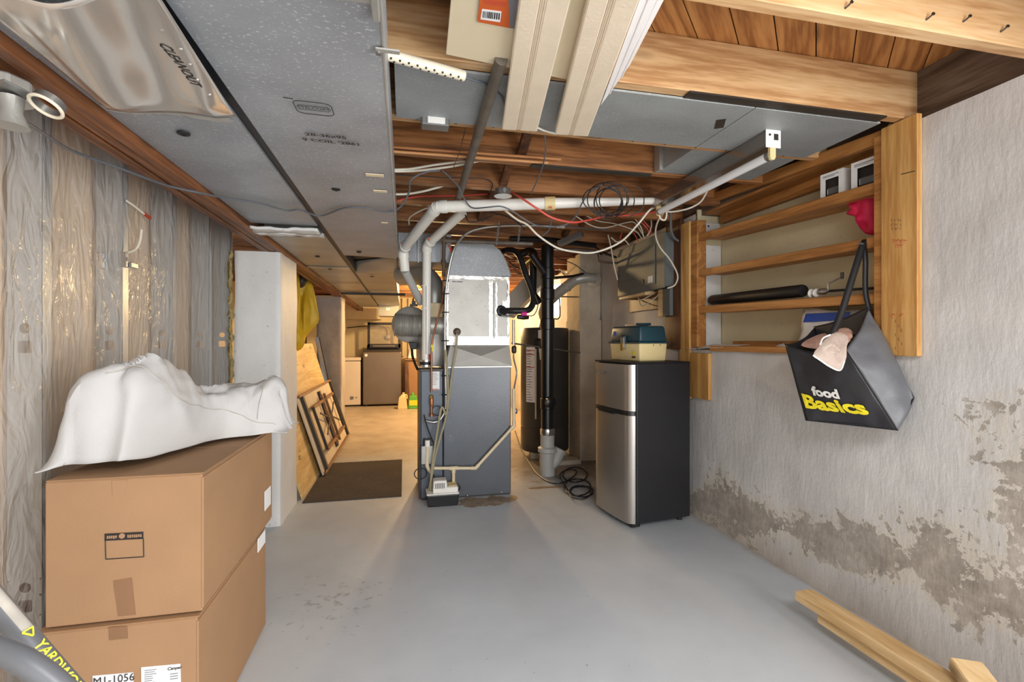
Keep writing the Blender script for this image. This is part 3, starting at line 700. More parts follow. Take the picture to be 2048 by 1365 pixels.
# sheet-metal panning under the joists between the near joists
pan = thing('joist_panning', 'flat grey sheet metal nailed under two joists, above the fluorescent fixture', 'sheet metal', (.9, 1.72, 2.07))
for (x0, x1) in ((-.03, 1.28), (1.284, 1.86)):
    box('sheet_panel', m_galv2, pan, x0, x1, 1.552, 1.925, 2.071, 2.079, bevel=.001)
p = at(1440, 248, Z=2.07); MB().bar(p + Vector((-.02, -.035, 0)), p + Vector((.02, .035, 0)), .035, .002).build('tape_patch', m_dark, pan)
for k in range(12):
    MB().lathe([(.004, 0), (.004, .003)], (.05 + k * .155, 1.93 + .012, 2.078), (0, 0, -1), 8).build('nail_head', m_steel, pan)
bt = thing('duct_boot', 'small dark grey sheet metal boot between joists behind the fluorescent fixture', 'duct', (1.6, 2.1, 2.08))
MB().box(1.30, 1.86, 1.98, 2.29, 2.085, 2.26).build('boot_body', m_galv2, bt)
MB().box(1.28, 1.30, 2.24, 2.296, 2.082, 2.26).build('flange', m_galvf, bt)

# ------------------------------------------------------------------ furnace
FY = 3.655
fur = thing('furnace', 'dark grey furnace cabinet with foil-faced plenum in the middle of the basement', 'furnace', (.47, 3.9, 0))
box('cabinet', m_furn, fur, .291, .813, FY, 4.19, .012, 1.0, bevel=.006)
box('blower_door', m_furn2, fur, .124, .288, FY + .012, 4.18, .015, .985, bevel=.006)
MB().box(.118, .292, FY + .004, FY + .02, .97, .99).box(.112, .124, FY + .02, 4.18, .012, .985).build('door_lip', m_dark, fur, bevel=.002)
box('base_rail', m_dark, fur, .13, .81, FY + .02, 4.18, 0, .014)
MB().hexa([(.30, FY + .002, 1.0), (.822, FY + .002, 1.0), (.822, 4.18, 1.0), (.30, 4.18, 1.0)], [(.345, FY + .035, 1.168), (.808, FY + .035, 1.168), (.808, 4.15, 1.168), (.345, 4.15, 1.168)]).build('transition', m_galvf, fur, bevel=.004)
# cross break: four shallow facets meeting behind the face
ff = lambda x, z, o: Vector((x, FY + .002 + .033 * (z - 1.0) / .168 - o, z))
kq = [ff(.312, 1.01, .003), ff(.812, 1.01, .003), ff(.80, 1.16, .003), ff(.352, 1.16, .003), ff(.575, 1.085, .030)]
MB().add(kq, [(0, 1, 4), (1, 2, 4), (2, 3, 4), (3, 0, 4)]).build('cross_break', m_galvf, fur)
MB().box(.298, .826, FY - .004, FY + .02, .994, 1.008).build('top_flange', m_foil, fur, bevel=.003)
PY = FY + .035
pl = box('plenum', m_foilbox, fur, .318, .806, PY, 4.15, 1.168, 1.70, bevel=.004)
def crinkle(x0, x1, z0, z1, seed):
    nu, nv = max(3, int((x1 - x0) / .012)), max(3, int((z1 - z0) / .012))
    return MB().grid(lambda u, v: Vector((x0 + (x1 - x0) * u + .004 * noise.noise(Vector((u * 2, v * 20, seed))), PY - .003 - .004 * abs(noise.noise(Vector((u * nu * .5, v * nv * .5, seed)))), z0 + (z1 - z0) * v)), nu, nv)
for k, (x0, x1, z0, z1) in enumerate(((.318, .806, 1.168, 1.235), (.318, .806, 1.675, 1.702), (.645, .675, 1.20, 1.68), (.316, .330, 1.2, 1.7), (.695, .712, 1.2, 1.66), (.75, .81, 1.43, 1.52), (.79, .808, 1.2, 1.7))):
    crinkle(x0, x1, z0, z1, k * 3.1).build('foil_tape', m_foil, pl, smooth=True)
MB().box(.68, .692, PY - .008, PY, 1.22, 1.65).build('seam_groove', m_steel, pl, bevel=.003)
for k in range(16):
    x, z = .36 + random.random() * .3, 1.3 + random.random() * .36
    MB().lathe([(.0025, 0), (.0025, .002)], (x, PY, z), (0, -1, 0), 6).build('speck', m_dark, pl)
MB().box(.36, .39, PY - .002, PY, 1.652, 1.66).box(.395, .44, PY - .002, PY, 1.652, 1.66).build('printed_mark', m_inkgrey, pl)
# dome-sided elbow above the plenum turning towards the trunk
prof = [(894, 553), (899, 532), (908, 505), (916, 486), (940, 483), (968, 484), (985, 490), (1000, 502), (1011, 520), (1018, 538), (1022, 553)]
pp = [at(a, b, Y=PY) for a, b in prof]
MB().prism(pp, (0, .44, 0)).build('supply_elbow', m_galv, fur)
MB().tube([q_ + Vector((0, -.002, 0)) for q_ in pp], .004, 6).build('elbow_seam', m_galvf, fur, smooth=True)
MB().box(-.045, .36, 3.76, 4.14, 1.81, 2.03).build('supply_takeoff', m_galv, fur, bevel=.003)
MB().box(.10, .112, 3.745, 3.765, 1.80, 2.035).box(.20, .21, 3.75, 3.76, 1.81, 2.03).build('takeoff_cleat', m_galvf, fur, bevel=.002)
# small furnace details
lab = MB().box(.20, .262, FY + .008, FY + .012, .83, .97).build('paper_label', m_paper, fur)
MB().box(.205, .258, FY + .006, FY + .008, .832, .838).build('red_line', m_inkred, lab)
ln = MB()
for k in range(8): ln.box(.208, .208 + .045 * (.6 + .4 * random.random()), FY + .0065, FY + .008, .955 - k * .012, .958 - k * .012)
ln.build('printed_lines', m_inkgrey, lab)
for (px, py) in ((900, 795), (900, 822), (901, 847), (901, 873), (901, 880), (949, 877), (935, 992), (1003, 985), (898, 741)):
    MB().lathe([(.005, 0), (.0045, .003), (.001, .005)], at(px, py, Y=FY), (0, -1, 0), 8).build('screw', m_chrome, fur, smooth=True)
# return side: tapered round boot, elbow and bypass humidifier
rb = thing('return_elbow', 'round grey sheet metal return pipe rising behind the white vent pipe', 'duct', (.24, 3.95, 1.0))
MB().lathe([(.12, 1.0), (.13, 1.08), (.13, 1.22), (.10, 1.36), (.10, 1.42)], (.225, 3.92, 0), (0, 0, 1), 28).build('return_boot', m_galvf, rb, smooth=True)
MB().box(.15, .30, 3.82, 4.05, 1.38, 1.50).build('junction_box', m_farwall, rb, bevel=.004)
el = [Vector((.235, 3.95, 1.50)), Vector((.235, 3.95, 1.60)), Vector((.215, 4.0, 1.68)), Vector((.17, 4.08, 1.74)), Vector((.10, 4.2, 1.77)), Vector((-.02, 4.35, 1.78))]
MB().tube(spline(el, 5), .088, 24).build('elbow', m_galvf, rb, smooth=True)
hum = thing('bypass_humidifier', 'grey humidifier housing with silver flex duct left of the furnace', 'humidifier', (.03, 3.95, 1.17))
MB().lathe([(.02, 0), (.125, .01), (.145, .03), (.145, .17), (.12, .2)], (.05, 3.86, 1.33), (0, 1, 0), 36).build('housing', m_galvf, hum, smooth=True)
co_ = []
for k in range(31):
    t = k / 30; co_.append((.082 + (.009 if k % 2 else -.004) + .006 * noise.noise(Vector((k * .7, 0, 0))), t * .19))
MB().lathe(co_, (-.075, 3.83, 1.325), (1, 0, -.04), 30).build('flex_duct', m_foil, hum, smooth=True)
MB().lathe([(.074, 0), (.078, .01), (.074, .02), (.072, .2)], (.115, 3.83, 1.318), (1, 0, 0), 30).build('round_collar', m_galvf, hum, smooth=True)
MB().box(.045, .105, 3.84, 3.90, 1.475, 1.49).box(.06, .09, 3.85, 3.89, 1.49, 1.515).tube([(.072, 3.87, 1.51), (.074, 3.87, 1.545)], .004).build('solenoid_valve', m_dark, hum, bevel=.003)
MB().hexa([(.05, 3.83, 1.135), (.10, 3.83, 1.135), (.10, 3.88, 1.135), (.05, 3.88, 1.135)], [(.035, 3.82, 1.19), (.105, 3.82, 1.19), (.105, 3.89, 1.19), (.035, 3.89, 1.19)]).build('drain_cup', m_abs, hum, bevel=.004)
MB().tube(spline([(.06, 3.85, 1.14), (.065, 3.80, 1.08), (.085, 3.74, 1.02), (.10, 3.70, .985)]), .010, 8).build('drain_hose', m_black, hum, smooth=True)

# ------------------------------------------------------------------ white vent pipes
def fitting(mbs, p, d, r, l):
    d = Vector(d).normalized(); mbs.lathe([(r * .98, -l / 2), (r * 1.16, -l / 2), (r * 1.16, l / 2), (r * .98, l / 2)], p, d, 20)
va = thing('vent_pipe', 'white plastic vent pipe running across under the joists, with two elbows', 'pipe', (.5, 2.8, 1.9))
A0 = at(874, 414, Y=2.90); A1 = at(1100, 407, Y=2.72); A2 = at(1316, 402, Y=2.62)
B1 = at(806, 499, Y=3.56); B2 = at(810, 542, Y=3.60); B3 = at(842, 606, Y=3.80)
MB().tube([A0, A1], .034, 20).build('pipe_run', m_pvc, va, smooth=True)
MB().tube([A1, A2], [.032, .020], 20).build('pipe_run', m_pvc, va, smooth=True)
MB().tube([A0, B1], .034, 20).build('pipe_run', m_pvc, va, smooth=True)
MB().tube([B1, B2], .034, 20).build('pipe_run', m_pvc, va, smooth=True)
MB().tube([B2, B3], .030, 20).build('pipe_run', m_greypvc, va, smooth=True)
def elbow(parent, p, a, b, r, l=.06):
    da = (Vector(a) - Vector(p)).normalized(); db = (Vector(b) - Vector(p)).normalized(); p = Vector(p)
    pts = [p + da * l, p + da * l * .5] + [p + da * l * .5 * (1 - t) ** 2 + db * l * .5 * t ** 2 for t in (.25, .5, .75)] + [p + db * l * .5, p + db * l]
    m = MB().tube(pts, [r * 1.15, r * 1.15, r * 1.06, r * 1.06, r * 1.06, r * 1.15, r * 1.15], 20)
    return m.build('elbow', m_pvc, parent, smooth=True)
elbow(va, A0, A1, B1, .034); e1 = elbow(va, B1, A0, B2, .034)
cpl = MB(); fitting(cpl, A1, A1 - A0, .034, .06); cpl.build('coupling', m_cream, va, smooth=True)
def sticker(parent, px, py, Y, w_=.022, h_=.014, ang=0):
    p = at(px, py, Y=Y); c_, s_ = math.cos(ang), math.sin(ang)
    MB().bar(p - Vector((c_ * w_, 0, s_ * w_)) * .5, p + Vector((c_ * w_, 0, s_ * w_)) * .5, .003, h_).build('sticker', m_orange, parent)
sticker(va, 804, 489, 3.50, .030, .020, -.4); sticker(va, 1101, 415, 2.684, .018, .010)
vb = thing('vent_pipe', 'white plastic vent pipe dropping straight into the furnace top', 'pipe', (.16, 3.72, 1.0))
V0 = at(925, 425, Y=3.30); V1 = at(854, 490, Y=3.72); V2 = Vector((V1.x - .008, 3.72, 1.0))
MB().tube([V0, V1], .034, 20).build('pipe_run', m_pvc, vb, smooth=True); MB().tube([V1, V2], .033, 20).build('pipe_run', m_pvc, vb, smooth=True)
elbow(vb, V1, V0, V2, .035); sticker(vb, 860, 479, 3.625, .030, .020, -.4)
cl = MB(); fitting(cl, V2 + Vector((0, 0, .03)), (0, 0, 1), .040, .05); cl.build('rubber_coupling', m_black, vb, smooth=True)
for dz in (.012, .05):
    c2 = MB(); fitting(c2, V2 + Vector((0, 0, dz)), (0, 0, 1), .043, .014); c2.build('hose_clamp', m_chrome, vb, smooth=True)
MB().tube([V2 + Vector((0, -.0345, z)) for z in (.1, .62)], .002, 4).build('printed_line', m_inkgrey, vb)
for zz in (.45, .62):
    c2 = MB(); fitting(c2, V2 + Vector((0, 0, zz)), (0, 0, 1), .033, .006); c2.build('pipe_joint', m_pvc, vb, smooth=True)
MB().box(V2.x + .018, V2.x + .036, V2.y - .04, V2.y - .034, 1.06, 1.10).build('sticker', m_inkred, vb)

# ------------------------------------------------------------------ condensate drain, pump, tubes, gas line on the furnace face
dr = thing('condensate_drain', 'cream plastic drain pipe bent across the furnace face', 'pipe', (.5, 3.62, .3))
DY = FY - .025
pts = [at(1027, 778, Y=DY), at(1028, 852, Y=DY), at(951, 937, Y=DY), at(868, 937, Y=DY)]
for a, b in zip(pts[:-1], pts[1:]): MB().tube([a, b], .0125, 14).build('pipe_run', m_cpvc, dr, smooth=True)
for i in (1, 2):
    f = MB().tube([pts[i].lerp(pts[i - 1], .035 / (pts[i] - pts[i - 1]).length), pts[i], pts[i].lerp(pts[i + 1], .035 / (pts[i] - pts[i + 1]).length)], .0155, 14); f.build('elbow', m_cpvc, dr, smooth=True)
T = at(907, 937, Y=DY); T2 = at(907, 978, Y=DY)
MB().tube([T + Vector((-.03, 0, 0)), T + Vector((.03, 0, 0))], .016, 14).tube([T, T + Vector((0, 0, -.035))], .016, 14).build('tee', m_cpvc, dr, smooth=True)
MB().tube([T, T2], .0125, 14).build('pipe_run', m_cpvc, dr, smooth=True)
tr = thing('drain_trap', 'short white drain trap hanging on the furnace blower door', 'pipe', (.16, 3.63, .3))
p0, p1, p2 = at(855, 893, Y=DY), at(854, 925, Y=DY), at(862, 942, Y=DY)
MB().tube([p0, p1], .014, 14).tube(spline([p1, p1 + Vector((.004, 0, -.035)), p2 + Vector((.0, 0, -.012)), p2]), .0145, 14).build('trap_body', m_cpvc, tr, smooth=True)
MB().tube([p0 + Vector((0, 0, .045)), p0], .0195, 16).build('union_cap', m_white, tr, smooth=True)
pu = thing('condensate_pump', 'black and white condensate pump on the floor against the furnace', 'pump', (.265, 3.56, 0))
MB().hexa([(.168, 3.505, .0), (.385, 3.505, .0), (.385, 3.645, .0), (.168, 3.645, .0)], [(.160, 3.50, .085), (.392, 3.50, .085), (.392, 3.648, .085), (.160, 3.648, .085)]).build('tank', m_abs, pu, bevel=.006, segs=2)
cv2 = MB().box(.158, .394, 3.498, 3.65, .085, .096).box(.205, .385, 3.51, 3.645, .096, .135).build('cover', m_white, pu, bevel=.004)
mo = MB().hexa([(.205, 3.51, .096), (.31, 3.51, .096), (.31, 3.62, .096), (.205, 3.62, .096)], [(.208, 3.515, .185), (.305, 3.515, .185), (.305, 3.615, .185), (.208, 3.615, .185)]).build('motor_housing', m_white, pu, bevel=.01, segs=2)
for k in range(6): MB().box(.222 + k * .012, .227 + k * .012, 3.509, 3.516, .13, .168).build('vent_slot', m_dark, mo)
MB().box(.318, .38, 3.53, 3.63, .135, .14).build('hatch', m_cream, pu, bevel=.002)
cpc = thing('capacitor_bracket', 'silver bracket with two black capped plugs on the blower door', 'bracket', (.16, 3.64, .4))
ca, cc = at(842, 891, Y=FY), at(866, 927, Y=FY)
MB().box(ca.x, cc.x, FY - .03, FY + .012, cc.z, ca.z).build('bracket_plate', m_steel, cpc, bevel=.004)
for px in (850, 858):
    a = at(px, 891, Y=FY - .01); MB().tube([a + Vector((0, 0, -.002)), a + Vector((0, 0, .03)), a + Vector((.0, 0, .05))], [.014, .013, .009], 12).build('plug_cap', m_black, cpc, smooth=True)
def hose(name, label, cat, pts, r, m, grp=None, n=8, sub=6):
    pts = [at(p[0], p[1], Y=p[2]) for p in pts]
    o = MB().tube(spline(pts, sub), r, n).build(name, m, None, smooth=True)
    return tag(o, label, cat, grp)
hose('clear_hose', 'clear vinyl hose from the plenum port down to the condensate pump', 'hose', [(914, 668, 3.64), (912, 700, 3.63), (905, 740, 3.625), (899, 790, 3.62), (893, 830, 3.615), (882, 870, 3.61), (871, 910, 3.605), (864, 950, 3.60), (859, 975, 3.60), (857, 985, 3.60)], .0085, m_tube)
hose('clear_hose', 'second clear vinyl hose hanging from the conduit bundle beside the pump', 'hose', [(891, 700, 3.60), (894, 740, 3.60), (896, 790, 3.60), (893, 830, 3.59), (884, 815, 3.60), (878, 840, 3.59), (872, 880, 3.585), (866, 920, 3.58), (862, 960, 3.58), (861, 982, 3.58)], .0085, m_tube)
pr = thing('plenum_port', 'round rubber port on the lower left of the plenum', 'port', tuple(at(913, 664, Y=PY)))
MB().lathe([(.030, 0), (.028, .008), (.016, .012), (.014, .03)], at(914, 664, Y=PY), (0, -1, 0), 18).build('grommet', m_rust, pr, smooth=True)
cd = thing('conduit_bundle', 'silver armoured conduit tied with black straps down the furnace edge', 'conduit', tuple(at(890, 830, Y=3.62)))
cpt = [at(*p[:2], Y=p[2]) for p in ((1130, 454, 3.2), (1095, 452, 3.25), (1050, 451, 3.32), (1000, 452, 3.4), (960, 457, 3.45), (930, 470, 3.5), (908, 500, 3.58), (896, 550, 3.62), (891, 600, 3.63), (890, 680, 3.63), (891, 740, 3.63), (892, 800, 3.63), (890, 822, 3.63), (880, 840, 3.63), (868, 845, 3.63), (850, 842, 3.64))]
MB().tube(spline(cpt, 5), .0095, 10).build('conduit', m_chrome, cd, smooth=True)
for py in (562, 588, 625, 682, 752, 790, 820):
    MB().tube([at(883, py, Y=3.622), at(898, py, Y=3.622)], .005, 6).build('cable_tie', m_black, cd)
gas = thing('gas_line', 'brown copper gas line with brass fitting on the blower door', 'pipe', tuple(at(862, 795, Y=3.64)))
gp_ = [at(*p[:2], Y=p[2]) for p in ((887, 553, 3.70), (886, 585, 3.70), (882, 615, 3.68), (872, 650, 3.66), (864, 690, 3.64), (863, 740, 3.64), (863, 785, 3.64))]
MB().tube(spline(gp_, 5), .0075, 10).build('copper_tube', m_copper, gas, smooth=True)
e = at(863, 788, Y=3.64); MB().lathe([(.012, 0), (.015, .008), (.015, .022), (.011, .03)], e + Vector((0, 0, -.01)), (0, 0, -1), 6).build('flare_nut', m_brass, gas)
MB().lathe([(.014, 0), (.017, .02), (.015, .05), (.010, .055), (.010, .11), (.016, .115), (.016, .135)], e + Vector((0, 0, -.036)), (0, 0, -1), 12).build('union', m_copper, gas, smooth=True)
MB().lathe([(.009, 0), (.009, .05)], at(864, 690, Y=3.64), (0, 0, -1), 10).build('yellow_tag', m_yellow, gas)
iron = thing('iron_gas_pipe', 'dark iron gas pipe with tee running under the joists to the right', 'pipe', tuple(at(888, 540, Y=3.62)))
MB().tube([at(888, 482, Y=3.62), at(887, 553, Y=3.68)], .013, 12).build('drop_leg', m_rust, iron, smooth=True)
MB().tube([at(888, 482, Y=3.62), at(1066, 488, Y=3.40)], .015, 12).build('pipe_run', m_iron, iron, smooth=True)
tg = MB(); q0 = at(888, 480, Y=3.62); tg.lathe([(.02, -.03), (.02, .03)], q0, (0, 0, 1), 12).lathe([(.019, -.02), (.019, .05)], q0, (1, -.2, 0), 12); tg.build('tee', m_rust, iron, smooth=True)
MB().lathe([(.017, -.02), (.02, 0), (.017, .02)], at(887, 525, Y=3.66), (0, 0, 1), 8).build('union', m_rust, iron)
MB().bar(at(897, 490, Y=3.60), at(903, 505, Y=3.60), .012, .012).build('valve_handle', m_inkred, iron, bevel=.003)
for (px) in (995, 1038):
    a, b = at(px + 3, 445, Y=3.35), at(px - 2, 490, Y=3.43)
    ch = MB(); L = (b - a)
    for k in range(11):
        c_ = a + L * ((k + .5) / 11); d = Vector((.007, 0, 0)) if k % 2 else Vector((0, .007, 0))
        ch.tube([c_ + L / 11 * .75 * math.cos(t) + d * math.sin(t) for t in [2 * math.pi * i / 8 for i in range(8)]], .003, 5, closed=True)
    ch.build('hanger_chain', m_steel, iron)
ref = thing('refrigerant_line', 'black foam-wrapped refrigerant line looping from the plenum', 'pipe', tuple(at(1005, 622, Y=PY)))
rp = [at(*p[:2], Y=p[2]) for p in ((1003, 622, PY), (1020, 622, 3.62), (1045, 622, 3.60), (1060, 618, 3.62), (1067, 600, 3.66), (1062, 575, 3.70), (1050, 545, 3.74), (1040, 515, 3.80), (1028, 502, 3.86), (1012, 501, 3.92), (1000, 508, 4.0))]
MB().tube(spline(rp, 5), .024, 14).build('insulated_tube', m_black, ref, smooth=True)
MB().lathe([(.045, 0), (.04, .006), (.03, .01)], at(1003, 622, Y=PY), (0, -1, 0), 18).build('gasket_ring', m_black, ref, smooth=True)
a = at(1035, 634, Y=3.60)
MB().lathe([(.016, 0), (.018, .02), (.02, .05), (.014, .09)], a, (1, .1, -.05), 14).build('expansion_valve', m_abs, ref, smooth=True)
MB().tube([at(1043, 628, Y=3.575), at(1053, 628, Y=3.575)], .017, 14).build('sticker', m_pink, ref, smooth=True)
MB().tube(spline([at(1053, 632, Y=3.58), at(1068, 630, Y=3.6), at(1076, 610, Y=3.62), at(1070, 590, Y=3.64)]), .004, 6).build('capillary', m_rust, ref, smooth=True)
MB().tube([at(1003, 631, Y=3.66), at(1030, 634, Y=3.62)], .007, 8).build('copper_stub', m_chrome, ref, smooth=True)
ls = thing('liquid_line', 'white and silver tubes running down beside the furnace right edge', 'pipe', tuple(at(1028, 690, Y=3.66)))
MB().tube([at(1027, 640, Y=3.68), at(1027, 690, Y=3.68)], .011, 10).build('foil_sleeve', m_foil, ls, smooth=True)
MB().tube(spline([at(1030, 690, Y=3.70), at(1027, 715, Y=3.70), at(1033, 745, Y=3.72), at(1028, 778, Y=3.70)]), .006, 8).build('tube', m_chrome, ls, smooth=True)
MB().lathe([(.012, 0), (.02, .01), (.02, .05), (.012, .06)], at(1028, 692, Y=3.69), (0, 0, -1), 10).build('filter_valve', m_dark, ls, smooth=True)
MB().lathe([(.01, 0), (.016, .008), (.016, .03), (.01, .04)], at(1031, 818, Y=3.75), (0, 0, -1), 10).build('shutoff_valve', m_steel, ls, smooth=True)
tag(MB().tube([at(1024, 687, Y=3.98), at(1160, 706, Y=4.5)], .0075, 8).build('thin_pipe', m_iron, None, smooth=True), 'thin brown pipe crossing level in front of the water heater', 'pipe')
cl_ = [at(*p[:2], Y=p[2]) for p in ((848, 830, 3.63), (853, 850, 3.62), (862, 875, 3.62), (868, 890, 3.62))]
tag(MB().tube(spline(cl_), .005, 6).build('sensor_wire', m_cable_b, None, smooth=True), 'short black wire crossing the blower door', 'wire')
lp = at(841, 948, Y=3.62); tag(MB().tube([lp + Vector((.045 * math.cos(t), 0, .04 * math.sin(t))) for t in [2 * math.pi * k / 20 for k in range(20)]], .004, 6, closed=True).build('wire_loop', m_cable_b, None, smooth=True), 'black wire loop at the lower left of the blower door', 'wire')
lp = at(874, 822, Y=3.635); tag(MB().tube([lp + Vector((.036 * math.cos(t), 0, .036 * math.sin(t))) for t in [2 * math.pi * k / 20 for k in range(20)]], .003, 6, closed=True).build('wire_loop', m_cable_b, None, smooth=True), 'small black wire loop beside the copper gas fitting', 'wire')
hose('pump_cord', 'black cord looping behind the condensate pump', 'cord', [(866, 948, 3.64), (875, 965, 3.645), (895, 965, 3.648), (915, 968, 3.648), (920, 978, 3.648), (913, 985, 3.648)], .004, m_cable_b)
# ------------------------------------------------------------------ wall shelf in the niche
XS = 1.945
sh = thing('wall_shelf', 'open wooden shelf frame with horizontal rails built into the right wall niche', 'shelf', (1.95, 2.25, 1.14))
def slab(name, m, parent, p0, p1, dx0=0.0, dx1=.02, h=.05, **k):
    """rail from pixel-measured end p0 to p1 (top edge), hanging down by h, thick in X"""
    a, b = Vector(p0), Vector(p1)
    lo = [Vector((a.x + dx0, a.y, a.z - h)), Vector((a.x + dx1, a.y, a.z - h)), Vector((b.x + dx1, b.y, b.z - h)), Vector((b.x + dx0, b.y, b.z - h))]
    hi = [p + Vector((0, 0, h)) for p in lo]
    return MB().hexa(lo, hi).build(name, m, parent, bevel=k.get('bevel', .003))
YF, YN = at(1400, 500, X=XS).y, at(1757, 500, X=XS).y
def rail(yl, yr, h, d=.02, name='rail'):
    a = at(1398, yl, X=XS); b = at(1757, yr, X=XS); a.y = YF + .02; b.y = YN - .01
    return slab(name, m_shelf, sh, a, b, 0, d, h)
rail(396, 262, .052, .04); rail(468, 362, .050); rail(540, 472, .046); rail(613, 586, .046)
# shelf boards behind the rails
for (yl, yr) in ((480, 386), (551, 490), (627, 606)):
    a = at(1398, yl, X=XS); b = at(1757, yr, X=XS)
    zl, zr = a.z + .004, b.z + .004
    MB().hexa([(XS + .021, YN, zr), (2.135, YN, zr), (2.135, YF, zl), (XS + .021, YF, zl)], [(XS + .021, YN, zr + .016), (2.135, YN, zr + .016), (2.135, YF, zl + .016), (XS + .021, YF, zl + .016)]).build('shelf_board', m_shelf, sh)
a = at(1398, 425, X=XS); b = at(1757, 285, X=XS)
MB().hexa([(2.10, YN, 1.99), (2.135, YN, 1.99), (2.135, YF, 2.0), (2.10, YF, 2.0)], [(2.10, YN, 2.06), (2.135, YN, 2.06), (2.135, YF, 2.06), (2.10, YF, 2.06)]).build('back_rail', m_shelf, sh)
MB().box(XS + .04, 2.135, YN, YF, 2.055, 2.07).build('top_board', m_shelf, sh)
# near post, its inner stud and the far post
pn = at(1836, 500, X=XS - .02).y
box('post', m_post, sh, XS - .022, XS + .002, pn, YN - .028, at(1800, 712, X=XS).z, 2.078, bevel=.003)
box('stud', m_shelf, sh, XS - .012, XS + .07, YN - .027, YN + .012, NB + .005, 2.06, bevel=.003)
yl0, yl1 = at(1364, 500, X=XS).y, at(1384, 500, X=XS).y
pf = MB().box(XS - .022, XS + .002, yl1, yl0, at(1370, 795, X=XS).z, 2.03)
pf.build('post', m_post, sh, bevel=.003)
box('stud', m_shelf, sh, XS - .01, XS + .06, yl1 - .075, yl1 - .002, at(1400, 695, X=XS).z, 2.02, bevel=.003)
by = at(1423, 750, X=XS).y
box('lower_plank', m_post, sh, XS - .021, XS + .004, by, yl1 - .001, at(1390, 795, X=XS).z, at(1390, 706, X=XS).z, bevel=.003)
wp = MB().box(XS + .06, 2.135, NY1 - .012, NY1 - .003, NB + .02, 1.86).box(XS + .062, 2.12, NY1 - .02, NY1 - .004, 1.905, 2.01)
wpo = wp.build('white_end_panel', m_white_paint, sh, bevel=.003)
for dz in (1.93, 1.985): MB().lathe([(.007, 0), (.007, .003)], (XS + .085, NY1 - .019, dz), (0, -1, 0), 10).build('bolt_hole', m_dark, wpo)
s_l, s_r = at(1425, 690, X=XS), at(1760, 700, X=XS)
MB().box(XS - .02, 2.13, s_r.y, by - .005, NB + .001, NB + .014).box(XS - .018, XS + .004, s_r.y + .02, by - .005, NB - .005, NB + .03).build('sill_board', m_shelf, sh, bevel=.003)
MB().box(2.10, 2.13, s_r.y, by, NB + .014, NB + .06).build('sill_rail', m_shelf, sh, bevel=.003)
# pencilled and red handwriting on the near post
scr = MB(); random.seed(11)
def stroke(mbx, px0, py0, px1, py1, r=.0011):
    mbx.tube([at(px0, py0, X=XS - .0225), at(px1, py1, X=XS - .0225)], r, 4)
stroke(scr, 1802, 349, 1830, 342, .0016)
for (px, py) in ((1783, 440), (1783, 449), (1783, 457)):
    for k in range(4): stroke(scr, px + k * 6, py - 2, px + k * 6 + random.uniform(-3, 4), py + 3, .0007)
for k in range(7): stroke(scr, 1791 + 6 * (k % 3), 640 + 9 * k, 1791 + 6 * (k % 3) + random.uniform(-1, 1), 646 + 9 * k, .0008)
scr.build('pencil_marks', m_ink, sh)
scr = MB()
for k, (dx, dy) in enumerate(((0, 0), (5, 1), (9, 0), (14, 2), (18, 0), (23, 1), (6, 10), (11, 11), (16, 10))):
    stroke(scr, 1786 + dx, 478 + dy, 1786 + dx + random.uniform(-2, 3), 486 + dy, .0009); stroke(scr, 1786 + dx, 479 + dy, 1790 + dx, 481 + dy, .0008)
stroke(scr, 1784, 628, 1785, 637); stroke(scr, 1784, 628, 1790, 630); stroke(scr, 1802, 626, 1803, 634); stroke(scr, 1798, 632, 1807, 628)
scr.build('red_marks', m_inkred, sh)

# boxes on the top shelf
def light_box(px0, px1, pyb, pyt, y, lab, flap):
    zb = at((px0 + px1) / 2, pyb, Y=y).z
    a, b = at(px0, pyb, X=2.0), at(px1, pyb, X=2.0)
    return a, b
def carton(loc, rot, w_, d_, h_, lab, open_flap):
    t = thing('light_fixture_box', lab, 'box', loc, 'small white cartons on the top shelf', rot)
    m = MB()
    # front board with a die-cut window: four strips
    fw, fh = w_ * .58, h_ * .56; x0, z0 = (w_ - fw) / 2, h_ * .24
    m.box(0, x0, 0, .003, 0, h_).box(x0 + fw, w_, 0, .003, 0, h_).box(x0, x0 + fw, 0, .003, 0, z0).box(x0, x0 + fw, 0, .003, z0 + fh, h_)
    m.box(0, .003, .003, d_, 0, h_).box(w_ - .003, w_, .003, d_, 0, h_).box(0, w_, d_ - .003, d_, 0, h_).box(0, w_, 0, d_, 0, .003)
    m.build('carton', m_paper, t, local=True)
    MB().box(.006, w_ - .006, .02, d_ - .006, .004, h_ - .01).build('contents', m_dark, t, local=True)
    MB().box(x0 + .002, x0 + fw, .012, .016, z0 + .01, z0 + fh * .5).build('glass_shade', m_steel, t, local=True, bevel=.004)
    f = MB()
    f.add([(0, d_, h_), (w_, d_, h_), (w_, d_ + .02, h_ + .045), (0, d_ + .02, h_ + .045)], [(0, 1, 2, 3)])
    if open_flap: f.add([(w_, 0, h_), (w_, d_, h_), (w_ + .012, d_, h_ + .05), (w_ + .012, 0, h_ + .045)], [(0, 1, 2, 3)])
    f.build('flap', m_cream if not open_flap else m_paper, t, local=True).modifiers.new('board', 'SOLIDIFY').thickness = .002
    pr_ = MB(); random.seed(5)
    x = w_ * .12
    while x < w_ * .86:
        pr_.box(x, x + w_ * .05, -.001, 0, h_ * .07, h_ * (.10 + .06 * random.random())); x += w_ * .075
    pr_.box(w_ * .12, w_ * .8, -.001, 0, h_ * .9, h_ * .915); pr_.box(w_ * .12, w_ * .62, -.001, 0, h_ * .86, h_ * .872)
    pr_.build('print', m_ink, t, local=True)
    return t
za = at(1690, 372, X=XS + .02).z - .0
zz = .5 * (at(1398, 480, X=XS).z + at(1757, 386, X=XS).z)
